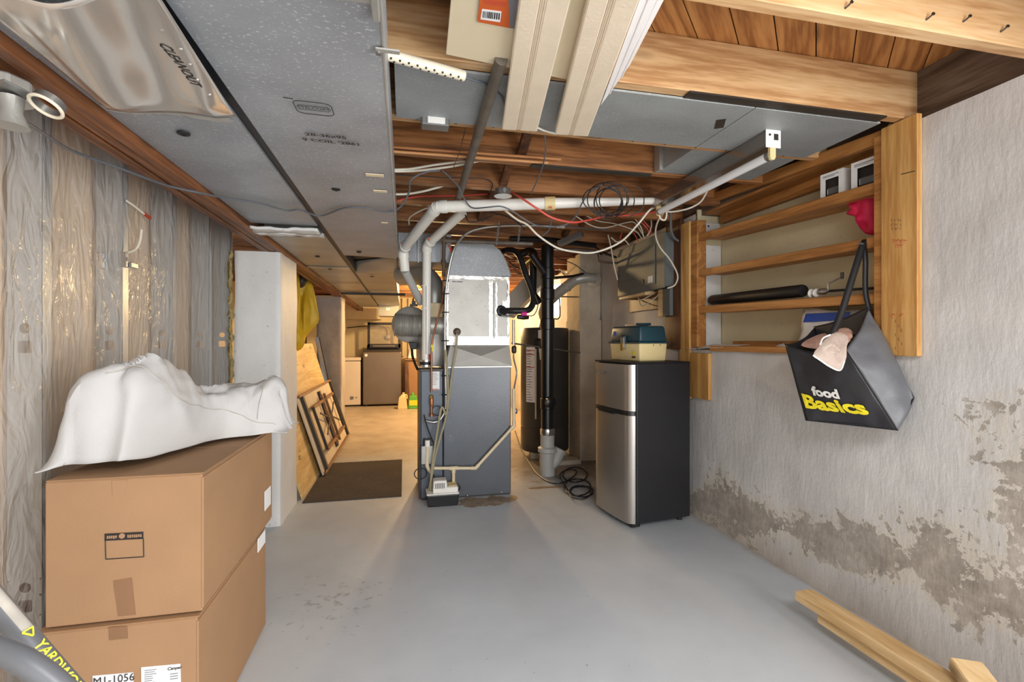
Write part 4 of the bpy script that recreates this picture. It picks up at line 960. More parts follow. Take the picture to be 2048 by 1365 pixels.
def shelf_z(y, yl, yr):
    zl, zr = at(1398, yl, X=XS).z, at(1757, yr, X=XS).z
    return zr + (zl - zr) * (y - YN) / (YF - YN) + .021
rb_ = -math.pi / 2 + .12
carton((XS + .035, 1.955, shelf_z(1.9, 480, 386)), rb_, .115, .09, .15, 'white carton with a window in the middle of the top shelf, left of its twin', False)
carton((XS + .035, 1.79, shelf_z(1.75, 480, 386)), rb_, .125, .10, .155, 'white carton with raised flap at the near end of the top shelf', True)

# red cloth hanging under the second rail
def cloth_blob(name, m, outline, base, seed, amp, depth, label, cat):
    """crumpled fabric: front and back skins between an outline measured in the photograph"""
    pts = [at(px, py, X=base) for px, py in outline]
    c = sum(pts, Vector()) / len(pts); mb = MB(); n = len(pts) * 4
    ring = spline(pts, 4, True); R = 9
    for side in (-1, 1):
        vs = []
        for k in range(R + 1):
            t = k / R
            for p in ring:
                q = c + (p - c) * t
                b_ = depth * math.sqrt(max(0, 1 - t * t)) + (amp * noise.noise(q * 22 + Vector((seed, 0, side))) + amp * .8 * abs(noise.noise(q * 11 + Vector((seed, 3, side))))) * (1 - t ** 4)
                vs.append(q + Vector((side * b_, 0, 0)))
        L = len(ring); fs = []
        for k in range(R):
            for i in range(L): fs.append((k * L + i, k * L + (i + 1) % L, (k + 1) * L + (i + 1) % L, (k + 1) * L + i))
        mb.add(vs, fs)
    return tag(mb.build(name, m, None, smooth=True), label, cat)
cloth_blob('red_cloth', m_red, [(1700, 396), (1722, 380), (1757, 378), (1762, 420), (1762, 466), (1740, 470), (1725, 462), (1720, 440), (1712, 434), (1694, 428), (1703, 418)], 2.04, 2, .03, .03, 'bright red crumpled cloth stuffed on the second shelf', 'cloth')
# fishing rod in a black case with reel
fr = thing('fishing_rod', 'black fishing rod case with a reel lying on the lower shelf', 'fishing rod', tuple(at(1520, 600, X=2.02)))
z1, z2 = shelf_z(2.8, 627, 606) + .035, shelf_z(1.95, 627, 606) + .035
c0 = at(1424, 600, X=2.03); c1 = at(1608, 583, X=2.0)
c0.z = z1 + .035; c1.z = z2 + .035
dv = (c1 - c0).normalized()
MB().lathe([(.012, -.012), (.028, -.004), (.033, .01), (.033, (c1 - c0).length - .015), (.030, (c1 - c0).length - .003), (.012, (c1 - c0).length)], c0, dv, 24).build('rod_case', m_black, fr, smooth=True)
r0 = at(1628, 585, X=1.985)
MB().lathe([(.018, 0), (.022, .006), (.012, .012), (.012, .03), (.022, .036), (.018, .042)], r0 + Vector((0, .02, -.004)), dv, 18).build('reel_spool', m_white, fr, smooth=True)
MB().lathe([(.014, 0), (.016, .03), (.008, .05)], r0 + dv * .035, dv, 14).build('reel_body', m_chrome, fr, smooth=True)
MB().tube([at(1657, 582, X=1.98), at(1657, 567, X=1.98), at(1672, 560, X=1.975), at(1681, 556, X=1.97)], .0035, 8).build('reel_handle', m_chrome, fr, smooth=True)
MB().lathe([(.006, 0), (.008, .01), (.008, .03)], at(1684, 558, X=1.97), (0, 0, 1), 10).build('handle_knob', m_dark, fr, smooth=True)
MB().tube([r0 + dv * .06, at(1760, 576, X=1.99)], .006, 8).build('rod_shaft', m_black, fr, smooth=True)
# papers on the ledge and a printed blue bag behind the tote
def sheet(name, label, quad, m, wav=.006):
    def f(u, v):
        p = quad[0].lerp(quad[1], u).lerp(quad[3].lerp(quad[2], u), v); p.z += wav * noise.noise(Vector((u * 3, v * 2, 1))) + wav
        return p
    o = MB().grid(f, 12, 8).build(name, m, None, smooth=True); o.modifiers.new('thickness', 'SOLIDIFY').thickness = .0015
    return tag(o, label, 'paper')
zl = NB + .032
sheet('loose_papers', 'white sheets of paper lying on the near-left end of the shelf sill', [at(1370, 700, X=XS - .03), at(1446, 696, X=XS - .02), Vector((XS + .12, 2.55, zl)), Vector((XS + .1, 2.88, zl))], m_paper)
sheet('paper_scrap', 'crumpled translucent paper scrap lying on the sill beside the tote bag', [at(1552, 698, X=XS - .01), at(1578, 699, X=XS - .01), Vector((XS + .06, 2.12, zl)), Vector((XS + .06, 2.25, zl))], m_vinylw, .012)
bb = thing('printed_bag', 'white and blue printed bag on the sill behind the tote bag', 'bag', (2.05, 1.9, NB + .02))
qa = [at(1604, 690, X=2.05), at(1740, 690, X=2.05), at(1745, 622, X=2.06), at(1612, 620, X=2.06)]
MB().grid(lambda u, v: qa[0].lerp(qa[1], u).lerp(qa[3].lerp(qa[2], u), v) + Vector((.012 * noise.noise(Vector((u * 5, v * 4, 2))), 0, 0)), 14, 8).build('bag_panel', m_white, bb, smooth=True).modifiers.new('t', 'SOLIDIFY').thickness = .02
qb = [at(1606, 645, X=2.03), at(1700, 640, X=2.03), at(1700, 624, X=2.03), at(1611, 628, X=2.03)]
MB().grid(lambda u, v: qb[0].lerp(qb[1], u).lerp(qb[3].lerp(qb[2], u), v), 6, 3).build('blue_band', m_blue, bb)

# ------------------------------------------------------------------ tote bag hanging on the third rail
tb = thing('tote_bag', 'large black shopping tote with white and yellow lettering hanging on the shelf', 'bag', (1.8, 1.65, .85))
TL, TF, TR, TK = at(1570, 688, Y=1.86), at(1692, 700, Y=1.61), Vector((1.925, 1.655, 1.345)), Vector((1.925, 1.93, 1.27))
BL, BF, BR, BK = at(1612, 842, Y=1.80), at(1796, 862, Y=1.46), at(1833, 796, X=1.925), Vector((1.925, 1.83, .90))
bm_ = (BF + BR) / 2
tops, bots = [TL, TF, TR, TK], [BL, BF, BR, BK]
cen = (sum(tops, Vector()) + sum(bots, Vector())) / 8
def panel(i, u, v, off=0.0):
    a = tops[i].lerp(tops[(i + 1) % 4], u); b = bots[i].lerp(bots[(i + 1) % 4], u); p = a.lerp(b, v)
    e1_ = tops[(i + 1) % 4] - tops[i] + bots[(i + 1) % 4] - bots[i]; e2_ = b - a
    n_ = e1_.cross(e2_).normalized()
    if n_.dot(p - cen) < 0: n_ = -n_
    k = math.sin(math.pi * u) * math.sin(math.pi * min(1, .12 + v * .85))
    sag = -.025 * math.sin(math.pi * u) * (1 - v) if i in (0, 3) else -.012 * math.sin(math.pi * u) * (1 - v)
    bulge = {0: .012, 1: .030, 2: -.0, 3: .0}[i]
    p = p + n_ * (bulge * k + (.014 * noise.noise(p * 7) + .006 * noise.noise(p * 19)) * min(1, 6 * min(u, 1 - u) + .05) + off); p.z += sag
    p.x = min(p.x, 1.917)
    return p
sides = ((0, 'front_panel', m_tote), (1, 'side_panel', m_tote_lit), (2, 'back_panel', m_tote), (3, 'end_panel', m_tote))
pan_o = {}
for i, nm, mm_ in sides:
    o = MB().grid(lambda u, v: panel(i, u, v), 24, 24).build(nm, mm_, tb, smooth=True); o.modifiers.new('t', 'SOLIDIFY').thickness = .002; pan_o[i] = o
MB().add([panel(0, 0, 1), panel(1, 0, 1), panel(2, 0, 1), panel(3, 0, 1)], [(0, 1, 2, 3)]).build('bottom_panel', m_tote, tb)
MB().add([panel(0, .02, .12), panel(1, .05, .30), panel(2, .02, .3), panel(3, .02, .12)], [(0, 1, 2, 3)]).build('lining', m_blackc, tb)
def seamline(f, r=.003): return MB().tube([f(t / 24) for t in range(25)], r, 5)
for i, fn in enumerate((lambda t: panel(1, 0, t, .001), lambda t: panel(0, t, 0, .001), lambda t: panel(1, t, 0, .001))): seamline(fn).build('hem', m_black, tb, smooth=True)
# lettering mapped on the front panel; u along, v down
Wp = (TF - TL).length; Hp = (BL - TL).length
def onfront(cu, cv, ru=1.0, tilt=0.0):
    Wm = ((TF - TL).length + (BF - BL).length) / 2
    return lambda x, y: panel(0, cu + x / Wm, cv - y / Hp + tilt * x / Wm, .006)
text('white_word', 'food', .060, (0, 0, 0), (1, 0, 0), (0, 1, 0), m_white, pan_o[0], bold=.0028, shear=.12, fn=onfront(.42, .57, tilt=.0))
text('yellow_word', 'Basics', .088, (0, 0, 0), (1, 0, 0), (0, 1, 0), m_yellow, pan_o[0], bold=.0035, sx=1.12, fn=onfront(.44, .74, tilt=.0))
hk = at(1727, 487, X=1.936)
def strap(name, pts, w_):
    P_ = spline(pts, 6); mb = MB()
    vs = []; 
    for i, p in enumerate(P_):
        d = (P_[min(i + 1, len(P_) - 1)] - P_[max(i - 1, 0)]).normalized(); r = d.cross(Vector((.6, .8, 0))).normalized() * w_ / 2
        vs += [p - r, p + r]
    mb.add(vs, [(2 * i, 2 * i + 1, 2 * i + 3, 2 * i + 2) for i in range(len(P_) - 1)])
    o = mb.build(name, m_black, tb, smooth=True); o.modifiers.new('t', 'SOLIDIFY').thickness = .003; return o
strap('handle', [at(1662, 676, Y=1.66), at(1683, 625, Y=1.67), at(1708, 545, Y=1.68), hk, hk + Vector((.012, -.008, -.01))], .026)
strap('handle', [Vector((1.93, 1.66, 1.33)), at(1731, 580, X=1.93), at(1731, 520, X=1.93), hk], .02)
tag(MB().lathe([(.004, 0), (.004, .03), (.007, .031), (.007, .034)], hk + Vector((.012, 0, -.004)), (-1, 0, .1), 8).build('hook_nail', m_steel, None), 'steel nail in the third rail holding the tote handles', 'nail')
# knitted glove hanging out of the tote
gl = thing('knit_garment', 'beige knitted sleeve hanging out over the tote bag rim', 'garment', tuple(at(1665, 700, Y=1.60)))
def coat(outline, Y0, seed, depth, fold=(14, 3)):
    pts = [at(px, py, Y=Y0 if len(q_) == 0 else q_[0]) for px, py, *q_ in outline]; ring = spline(pts, 3, True); c = sum(pts, Vector()) / len(pts); mb = MB(); R = 8; L = len(ring)
    for side in (-1, 1):
        vs = []
        for k in range(R + 1):
            t = k / R
            for p in ring:
                q = c + (p - c) * t
                b_ = depth * math.sqrt(max(0, 1 - t * t)) * (.6 + abs(noise.noise(Vector((q.x * fold[0] + seed, 0, q.z * fold[1])))) * 1.6)
                vs.append(q + Vector((0, side * b_, 0)))
        mb.add(vs, [(k * L + i, k * L + (i + 1) % L, (k + 1) * L + (i + 1) % L, (k + 1) * L + i) for k in range(R) for i in range(L)])
    return mb
coat([(1602, 691, 1.76), (1622, 676, 1.75), (1650, 667, 1.72), (1664, 680, 1.70), (1656, 696, 1.70), (1630, 698, 1.73)], 1.74, 3, .02, (40, 20)).build('bunched_body', m_knit2, gl, smooth=True)
coat([(1672, 662, 1.66), (1692, 656, 1.67), (1704, 664, 1.66), (1700, 682, 1.64), (1684, 690, 1.62), (1670, 682, 1.63)], 1.66, 6, .02, (40, 20)).build('bunched_body', m_knit2, gl, smooth=True)
lowr = [(1626, 711, 1.605), (1642, 722, 1.595), (1660, 734, 1.585), (1680, 741, 1.575), (1689, 722, 1.575)]
coat([(1646, 684, 1.62), (1664, 668, 1.64), (1686, 666, 1.64), (1696, 676, 1.62), (1690, 700, 1.59)] + lowr[::-1], 1.6, 9, .022, (46, 10)).build('sleeve', m_glove, gl, smooth=True)
MB().tube(spline([at(a, b, Y=c - .004) for a, b, c in lowr], 5), .0032, 6).build('cuff_edge', m_white, gl, smooth=True)
MB().tube(spline([at(1640, 690, Y=1.59), at(1646, 677, Y=1.60), at(1660, 670, Y=1.61)]), .0035, 6).build('drawstring', m_white, gl, smooth=True)

# ------------------------------------------------------------------ refrigerator
FR = (1.387, 2.80, 0)
fg = thing('refrigerator', 'small two-door stainless and black refrigerator below the electrical panel', 'refrigerator', FR, None, math.radians(7.6))
D, W_, H_ = .481, .45, 1.064
L_ = dict(local=True)
MB().box(.062, D, .004, W_ - .004, .03, H_ - .008).build('cabinet', m_fblack, fg, bevel=.006, segs=2, **L_)
box('gasket', m_black, fg, .048, .064, .008, W_ - .008, .04, H_ - .012, **L_)
MB().box(.012, D, -.0, W_, H_ - .010, H_).build('top_cap', m_black, fg, bevel=.004, **L_)
for (x, y) in ((.1, .05), (.1, W_ - .05), (D - .05, .05), (D - .05, W_ - .05)): MB().lathe([(.016, 0), (.016, .03)], (x, y, 0), (0, 0, 1), 12).build('foot', m_black, fg, **L_)
def doorprof():
    out = []
    for k in range(25):
        y = W_ * k / 24; e = min(y, W_ - y); r = .05
        q = .040 * (1 - max(0, 1 - e / r) ** 2) ** .5 if e < r else .040
        out.append((.046 - q - .012 * math.sin(math.pi * y / W_), y))
    return out
dp = doorprof()
def door(name, z0, z1):
    o = MB().prism([(x, y, z0) for x, y in dp] + [(.049, W_, z0), (.049, 0, z0)], (0, 0, z1 - z0)).build(name, m_stain, fg, smooth=True, **L_)
    return o
d1 = door('freezer_door', .752, H_ - .016); d2 = door('fridge_door', .035, .722)
hb = MB().prism([(x - .006, y, .724) for x, y in dp] + [(.049, W_, .724), (.049, 0, .724)], (0, 0, .026)).build('handle_strip', m_abs, fg, smooth=True, **L_)
MB().prism([(x - .012, y, .716) for x, y in dp[8:20]] + [(x, y, .716) for x, y in reversed(dp[8:20])], (0, 0, .012)).build('grip', m_abs, fg, **L_)
text('badge', 'Frigidaire', .036, (-.008, W_ - .125, .985), (0, -1, 0), (0, 0, 1), m_chrome, d1, bold=.0004, shear=.25, sx=1.05, local=True, off=.003)
box('base_grille', m_black, fg, .03, .08, .01, W_ - .01, .012, .035, **L_)
# tackle box on the refrigerator
tk = thing('tackle_box', 'cream tackle box with dark teal lid on top of the refrigerator', 'tackle box', (1.512, 2.90, 1.064), None, math.radians(8))
def tap(x0, x1, y0, y1, z0, z1, g): return MB().hexa([(x0 + g, y0 + g, z0), (x1 - g, y0 + g, z0), (x1 - g, y1 - g, z0), (x0 + g, y1 - g, z0)], [(x0, y0, z1), (x1, y0, z1), (x1, y1, z1), (x0, y1, z1)])
tap(0, .225, 0, .36, 0, .122, .008).build('base', m_cream, tk, bevel=.012, segs=3, smooth=True, **L_)
tap(.0, .225, 0, .36, .238, .128, .012).build('lid', m_teal, tk, bevel=.016, segs=3, smooth=True, **L_)
MB().box(-.008, .233, -.008, .368, .120, .131).build('lid_rim', m_teal, tk, bevel=.004, segs=2, **L_)
lt = MB().box(-.018, -.002, .155, .20, .085, .165).build('latch', m_steel, tk, bevel=.004, **L_)
box('latch_tongue', m_brass, lt, -.021, -.016, .162, .193, .07, .12, local=True, bevel=.002)
MB().box(-.012, 0, .145, .21, .12, .178).build('latch_boss', m_teal, tk, bevel=.005, **L_)
MB().lathe([(.014, 0), (.014, .0015)], (.002, .065, .055), (-1, 0, 0), 20).build('yellow_sticker', m_yellow, tk, **L_)
MB().box(-.0005, .003, .05, .085, .022, .034).build('dark_sticker', m_dark, tk, **L_)
MB().box(.003, .006, .285, .318, .175, .205).build('decal', m_blue, tk, bevel=.001, **L_)
for y in (.11, .165): MB().lathe([(.004, 0), (.004, .002)], (y, .001, .108), (0, -1, 0), 8).build('rivet', m_dark, tk, **L_)
MB().tube([(.05, .10, .249), (.05, .10, .249 + .001), (.16, .10, .252)], .009, 10).build('carry_handle', m_teal, tk, smooth=True, **L_)
tag(MB().bar(Vector((1.53, 3.15, 1.311)), Vector((1.66, 3.06, 1.311)), .03, .012).build('wooden_wedge', m_pine, None, bevel=.002), 'small flat piece of light wood on the tackle box lid', 'wood')

# ------------------------------------------------------------------ electrical panel and neighbours
ep = thing('breaker_panel', 'grey electrical breaker panel mounted sideways on the right wall', 'electrical panel', (1.9, 3.55, 1.59))
EX = 1.85
pa, pb = at(1237, 530, X=EX).y, at(1330, 530, X=EX).y
z0, z1 = at(1330, 576, X=EX).z, at(1330, 463, X=EX).z
box('enclosure', m_panelg, ep, EX, WR, pb, pa, z0 + .012, z1 - .004, bevel=.004)
cvr = box('cover', m_panelg, ep, EX - .006, EX, pb - .006, pa + .006, z0, z1, bevel=.004)
dy0, dy1 = at(1312, 530, X=EX).y, at(1240, 530, X=EX).y
dd_ = box('panel_door', m_panelg, cvr, EX - .011, EX - .006, dy0, dy1, z0 + .045, z1 - .065, bevel=.002)
MB().box(EX - .012, EX - .0105, dy0, dy1, z0 + .12, z0 + .123).build('door_rib', m_dark, dd_)
MB().box(EX - .0135, EX - .011, dy0 + .03, dy0 + .10, z0 + .06, z0 + .11).build('paper_label', m_paper, dd_)
MB().box(EX - .016, EX - .011, dy0 + .17, dy0 + .19, z0 + .05, z0 + .10).build('latch', m_abs, dd_, bevel=.003)
box('lower_plank', m_pine, ep, EX + .005, WR, pb + .30, pa, z0 - .022, z0 + .01, bevel=.002)
jb = thing('switch_box', 'narrow grey box on a wooden cleat under the breaker panel', 'electrical box', (1.9, 3.2, 1.3))
ja, jb_ = at(1316, 600, X=1.90), at(1340, 600, X=1.90)
jz0, jz1 = at(1326, 633, X=1.90).z, at(1326, 578, X=1.90).z
yb0, yb1 = at(1326, 600, X=1.90).y, at(1316, 600, X=1.90).y
box('wooden_cleat', m_pine, jb, 1.90, WR, yb0, yb1, jz0, jz1, bevel=.002)
box('grey_box', m_panelg, jb, 1.895, WR, at(1341, 600, X=1.90).y, yb0 - .002, jz0, jz1, bevel=.003)
tag(box('backing_board', m_brown, None, WR - .02, WR - .004, at(1350, 600, X=WR).y, at(1262, 600, X=WR).y, at(1290, 622, X=WR).z, at(1290, 575, X=WR).z + .1, bevel=.002), 'brown wooden backing board on the wall under the breaker panel', 'board')
ws = thing('wall_stud', 'upright timber stud beside the niche, right of the breaker panel', 'stud', (1.9, 3.05, 1.1))
sy0, sy1 = at(1362, 560, X=WR - .03).y + .005, at(1340, 560, X=WR - .03).y
box('timber', m_brown, ws, WR - .03, WR - .003, sy0, sy1 + .06, 1.14, 2.078, bevel=.003)

# ------------------------------------------------------------------ fluorescent fixture
fx = thing('fluorescent_fixture', 'bare-tube fluorescent strip light hanging under the joists, switched off', 'light fixture', (1.47, 2.1, 2.08))
fy0, fy1 = 1.70, 2.62; fxx = 1.487
MB().prism([(fxx - .030, fy0, 2.070), (fxx + .030, fy0, 2.070), (fxx + .034, fy0, 2.005), (fxx - .034, fy0, 2.005)], (0, fy1 - fy0, 0)).build('channel', m_fix, fx, bevel=.002)
MB().box(fxx - .036, fxx + .036, fy0 - .003, fy0 + .0, 1.998, 2.072).build('end_plate', m_fixw, fx, bevel=.001)
MB().box(fxx - .036, fxx + .036, fy1, fy1 + .003, 1.998, 2.072).build('end_plate', m_fix, fx, bevel=.001)
MB().box(fxx + .002, fxx + .022, fy0 - .005, fy0 - .002, 2.03, 2.055).build('knockout', m_dark, fx)
MB().lathe([(.005, 0), (.005, .002)], (fxx - .018, fy0 - .003, 2.05), (0, -1, 0), 10).build('screw_hole', m_dark, fx)
for y, s_ in ((fy0 + .006, 1), (fy1 - .006, -1)):
    MB().prism([(fxx - .014, y - .008, 2.008), (fxx + .014, y - .008, 2.008), (fxx + .014, y - .008, 1.962), (fxx + .008, y - .008, 1.950), (fxx - .008, y - .008, 1.950), (fxx - .014, y - .008, 1.962)], (0, .016, 0)).build('lamp_holder', m_cream, fx, bevel=.002)
tbm = MB().tube([(fxx, fy0 + .02, 1.972), (fxx, fy1 - .02, 1.972)], .0185, 20).build('tube', m_tubel, fx, smooth=True)
for y0, y1 in ((fy0 + .010, fy0 + .030), (fy1 - .030, fy1 - .010)): MB().tube([(fxx, y0, 1.972), (fxx, y1, 1.972)], .0192, 20).build('tube_cap', m_steel, tbm, smooth=True)

# ------------------------------------------------------------------ lumber on the floor
def lumber(label, a, b, w_, h_, m, z, cat='lumber'):
    a = Vector((a.x, a.y, z + h_ / 2)); b = Vector((b.x, b.y, z + h_ / 2))
    return tag(MB().bar(a, b, w_, h_).build('lumber_board', m, None, bevel=.004, segs=2), label, cat, 'boards on the floor by the wall')
# upper 2x4: near-left top edge runs (1575,1190) -> bottom edge of the frame
u0, u1 = at(1606, 1180, Z=.13), at(1925, 1375, Z=.13)
dU = (u1 - u0).normalized()
lumber('upper pale pine board of the stack along the right wall, knotty top', u0, u0 + dU * 1.15, .089, .038, m_pine, .092)
l0 = u0 + dU * .10
lumber('lower pale pine board, mostly hidden under the upper one', l0 + Vector((.012, 0, 0)), l0 + Vector((.012, 0, 0)) + dU * 1.05, .085, .036, m_pine, .050)
sp_ = u0 + dU * .72
tag(MB().bar(Vector((sp_.x - .06, sp_.y, .025)), Vector((sp_.x + .06, sp_.y, .025)), .09, .049).build('timber_spacer', m_pine, None, bevel=.003), 'short timber spacer under the stacked pine boards', 'lumber')
st = MB()
r0_, r1_ = at(1930, 1318, Z=.20), at(2010, 1400, Z=.20)
dr_ = (r1_ - r0_).normalized()
sx_ = dr_.cross(Vector((0, 0, 1))).normalized()
random.seed(4)
stub = MB().bar(r0_ + Vector((0, 0, -.02)), r0_ + dr_ * .6 + Vector((0, 0, -.14)), .085, .045).build('broken_board', m_pine, None, bevel=.004)
tag(stub, 'rough broken end of a pine board in the bottom right corner', 'lumber', 'boards on the floor by the wall')
# ------------------------------------------------------------------ cardboard boxes at the left
def carton_box(name, label, x0, x1, y0, y1, z0, z1, top=True):
    t = thing(name, label, 'cardboard box', ((x0 + x1) / 2, (y0 + y1) / 2, z0), 'large cardboard boxes stacked by the partition')
    MB().box(x0, x1, y0, y1, z0, z1 - .004).build('carton', m_card, t, bevel=.003)
    ym = (y0 + y1) / 2
    # front/back-hinged top flaps meeting down the middle, slightly lifted at the front corner
    for ya, yb, dz in ((y0, ym - .001, .003), (ym + .001, y1, .002)):
        MB().box(x0 + .001, x1 + .004, ya + .001, yb, z1 - .004, z1).build('flap', m_card, t, bevel=.0015)
    MB().box(x1 - .002, x1 + .004, y0 - .001, y1, z0 + .01, z1 - .012).build('side_wall', m_card, t, bevel=.001)
    return t
bu = carton_box('cardboard_box', 'upper large cardboard box with a printed black-framed panel, under the white canvas', -.945, -.565, 1.54, 2.27, .424, .822)
bl_ = carton_box('cardboard_box', 'lower large cardboard box bearing a white number sticker and shipping label', -.962, -.572, 1.525, 2.20, 0.0, .419)
def onface(px, py, y): return at(px, py, Y=y)
def quadpatch(name, m, parent, corners, y, off=.002):
    c = [at(px, py, Y=y) + Vector((0, -off, 0)) for px, py in corners]
    return MB().add(c + [p + Vector((0, off * .8, 0)) for p in c], [(0, 1, 2, 3), (0, 4, 5, 1), (1, 5, 6, 2), (2, 6, 7, 3), (3, 7, 4, 0)]).build(name, m, parent)
fy = 1.54
pr1 = quadpatch('print_header', m_ink, bu, [(210, 1068), (287, 1064), (287, 1078), (210, 1082)], fy)
frm = MB()
cs4 = [at(px, py, Y=fy) + Vector((0, -.001, 0)) for px, py in ((211, 1080), (287, 1077), (288, 1114), (212, 1119))]
for k in range(4): frm.tube([cs4[k], cs4[(k + 1) % 4]], .0013, 4)
frm.build('print_frame', m_ink, bu)
lm = MB(); random.seed(9)
for (xa, xb) in ((215, 234), (256, 284)):
    x = xa
    while x < xb:
        p_ = at(x, 1075 - (x - 210) * .052, Y=fy); lm.box(p_.x, p_.x + .0035, p_.y - .0035, p_.y - .002, p_.z - .003 - .002 * random.random(), p_.z + .004); x += 4.2
p_ = at(245, 1072, Y=fy); lm.lathe([(.0075, 0), (.0075, .0012)], p_ + Vector((0, -.002, 0)), (0, -1, 0), 12)
lm.build('print_letters', m_card, pr1)
for cr in ([(224, 962), (256, 960), (250, 990), (226, 993)],): quadpatch('tape', m_card, bu, cr, fy, .0015)
quadpatch('tape', m_cardd, bu, [(227, 1162), (264, 1156), (272, 1230), (237, 1233)], fy, .0015)
quadpatch('tape', m_cardd, bl_, [(218, 1255), (255, 1253), (256, 1277), (219, 1281)], 1.525, .0015)
sm = MB().box(-.5595, -.558, 2.15, 2.24, .50, .58).build('shipping_label', m_paper, bu)
s2_ = MB().box(-.5665, -.564, 2.08, 2.18, .36, .414).build('shipping_label', m_paper, bl_)
n1 = quadpatch('number_sticker', m_paper, bl_, [(186, 1352), (267, 1345), (268, 1420), (187, 1428)], 1.525)
text('number_print', 'M1-1056', .030, at(228, 1360, Y=1.521), (1, 0, 0), (0, 0, 1), m_ink, n1, bold=.0, sx=.92)
n2 = quadpatch('shipping_label', m_paper, bl_, [(283, 1335), (361, 1328), (364, 1420), (284, 1428)], 1.525)
text('label_print', 'Canpar', .012, at(349, 1337, Y=1.5225), (1, 0, 0), (0, 0, 1), m_ink, n2, bold=.0003, shear=.2)
pm = MB()
for k in range(7):
    p_ = at(289, 1343 + k * 4.2, Y=1.5225); L2 = .034 * (.5 + .5 * random.random()); pm.box(p_.x, p_.x + L2, p_.y - .0006, p_.y, p_.z, p_.z + .0016)
for k in range(3):
    p_ = at(340, 1350 + k * 5, Y=1.5225); pm.box(p_.x, p_.x + .020, p_.y - .0006, p_.y, p_.z, p_.z + .002)
pm.build('label_lines', m_inkgrey, n2)

# ------------------------------------------------------------------ white canvas heaped on the boxes
ZB = .824
def canvas():
    # crumpled heap: ridge path across the box top, tall lump at left, flat tail reaching past the right edge
    mb = MB(); NU, NV = 150, 80
    def pt(u, v):
        sm = lambda q: max(0, min(1, q)) ** 2 * (3 - 2 * max(0, min(1, q)))
        # u: left to right, v: front to back
        x = -.985 + .535 * u; fr_ = 1.565 + .38 * sm((u - .34) / .30) + .08 * u + .02 * math.sin(u * 9); bk = 2.02 + .26 * sm(u / .5)
        y = fr_ + (bk - fr_) * v
        sg = lambda q, c, w_, e=2: math.exp(-abs((q - c) / w_) ** e)
        lump = .265 * sg(u, .25, .17, 4) * sg(v, .28, .34, 3) + .165 * sg(u, .66, .30, 6) * sg(v, .5, .42, 4) + .05 * sg(u, .92, .12) * sg(v, .6, .35)
        lump += .10 * sg(u, .05, .09) * sg(v, .25, .30)
        p = Vector((x, y, 0))
        f1 = 1 - abs(noise.noise(Vector((x * 5 + y * 4, y * 7 - x * 6, .7)))) * 2
        f2 = 1 - abs(noise.noise(Vector((x * 13 - y * 8, y * 12 + x * 5, 2.7)))) * 2
        env = min(1, 5 * min(u, 1 - u)) * min(1, 4.5 * min(v, 1 - v))
        z = ZB + .006 + lump * min(1, 9 * v + .1) * min(1, 5 * (1 - v) + .1) * min(1, 8 * u + .25) * min(1, 7 * (1 - u) + .3) + env * (.024 * f1 * abs(f1) + .006 * f2 + .006 * (1 - 2 * abs(noise.noise(Vector((x * 9 + y * 15, x * 4, 6.1))))) * min(1, lump * 9)) + .012 * (1 - env) * (.5 + .5 * f1)
        e = 0.018 * noise.noise(Vector((u * 6, v * 6, 5)))
        return Vector((x + e * (1 if u < .1 or u > .9 else .3), y + .03 * noise.noise(Vector((u * 8, v * 2, 8))), max(z, ZB + .003)))
    def rdg(q): return 1 - 2 * abs(noise.noise(q))
    def pt2(u, v):
        d = .006; a = pt(min(1, u + d), v) - pt(max(0, u - d), v); b = pt(u, min(1, v + d)) - pt(u, max(0, v - d)); n_ = a.cross(b)
        n_ = n_.normalized() if n_.length > 1e-9 else Vector((0, 0, 1))
        if n_.z < 0: n_ = -n_
        p = pt(u, v); env = min(1, 7 * min(u, 1 - u)) * min(1, 7 * min(v, 1 - v))
        h = .017 * rdg(Vector((p.x * 5 + p.z * 4, p.y * 2.5, p.z * 2.2 - p.x * 3))) + .008 * rdg(Vector((p.x * 9 - p.z * 11, p.y * 5, p.z * 3 + 3))) + .0015 * rdg(p * 20)
        p = p + n_ * h * env; p.z = max(p.z, ZB + .003)
        return p
    mb.grid(pt2, NU, NV)
    return mb, pt2
cmb, cpt2 = canvas()
cvs = thing('canvas_drop_cloth', 'crumpled white canvas drop cloth heaped on top of the upper cardboard box', 'cloth', (-.72, 1.9, ZB))
sheet_o = cmb.build('cloth_sheet', m_canvas, cvs, smooth=True); sheet_o.modifiers.new('t', 'SOLIDIFY').thickness = .003
for (f, nm) in ((lambda t: cpt2(.22 + .7 * t, .12 + .06 * math.sin(t * 5)), 'stitched_hem'), (lambda t: cpt2(.80 + .08 * t, .08 + .8 * t), 'stitched_hem')):
    MB().tube([f(k / 50) + Vector((0, 0, .004)) for k in range(51)], .0016, 5).build(nm, m_toolw, cvs, smooth=True)

# ------------------------------------------------------------------ garden tool handles, bottom left
t1 = thing('tool_handle', 'grey worn tool shaft with yellow lettering in the bottom left corner', 'tool', tuple(at(60, 1365, Y=.82)))
h0, h1 = at(-45, 1165, Y=.86), at(190, 1438, Y=.80)
MB().tube([h0, h1], .0155, 20).build('shaft', m_tool, t1, smooth=True)
dh = (h1 - h0).normalized(); side = Vector((0, -1, 0)); up_ = dh.cross(side).normalized() * -1
if up_.z < 0: up_ = -up_
MB().tube([h0 + up_ * .006 + side * .002, h0.lerp(h1, .40) + up_ * .006 + side * .002], .0105, 12).build('worn_patch', m_toolw, t1, smooth=True)
mid_ = at(104, 1312, Y=.60)
def onshaft(x, y):
    b0 = h0.lerp(h1, .70) + dh * x; a = y / .0158 + 1.12
    return b0 + up_ * .0170 * math.sin(a) + (side - dh * side.dot(dh)).normalized() * .0170 * math.cos(a)
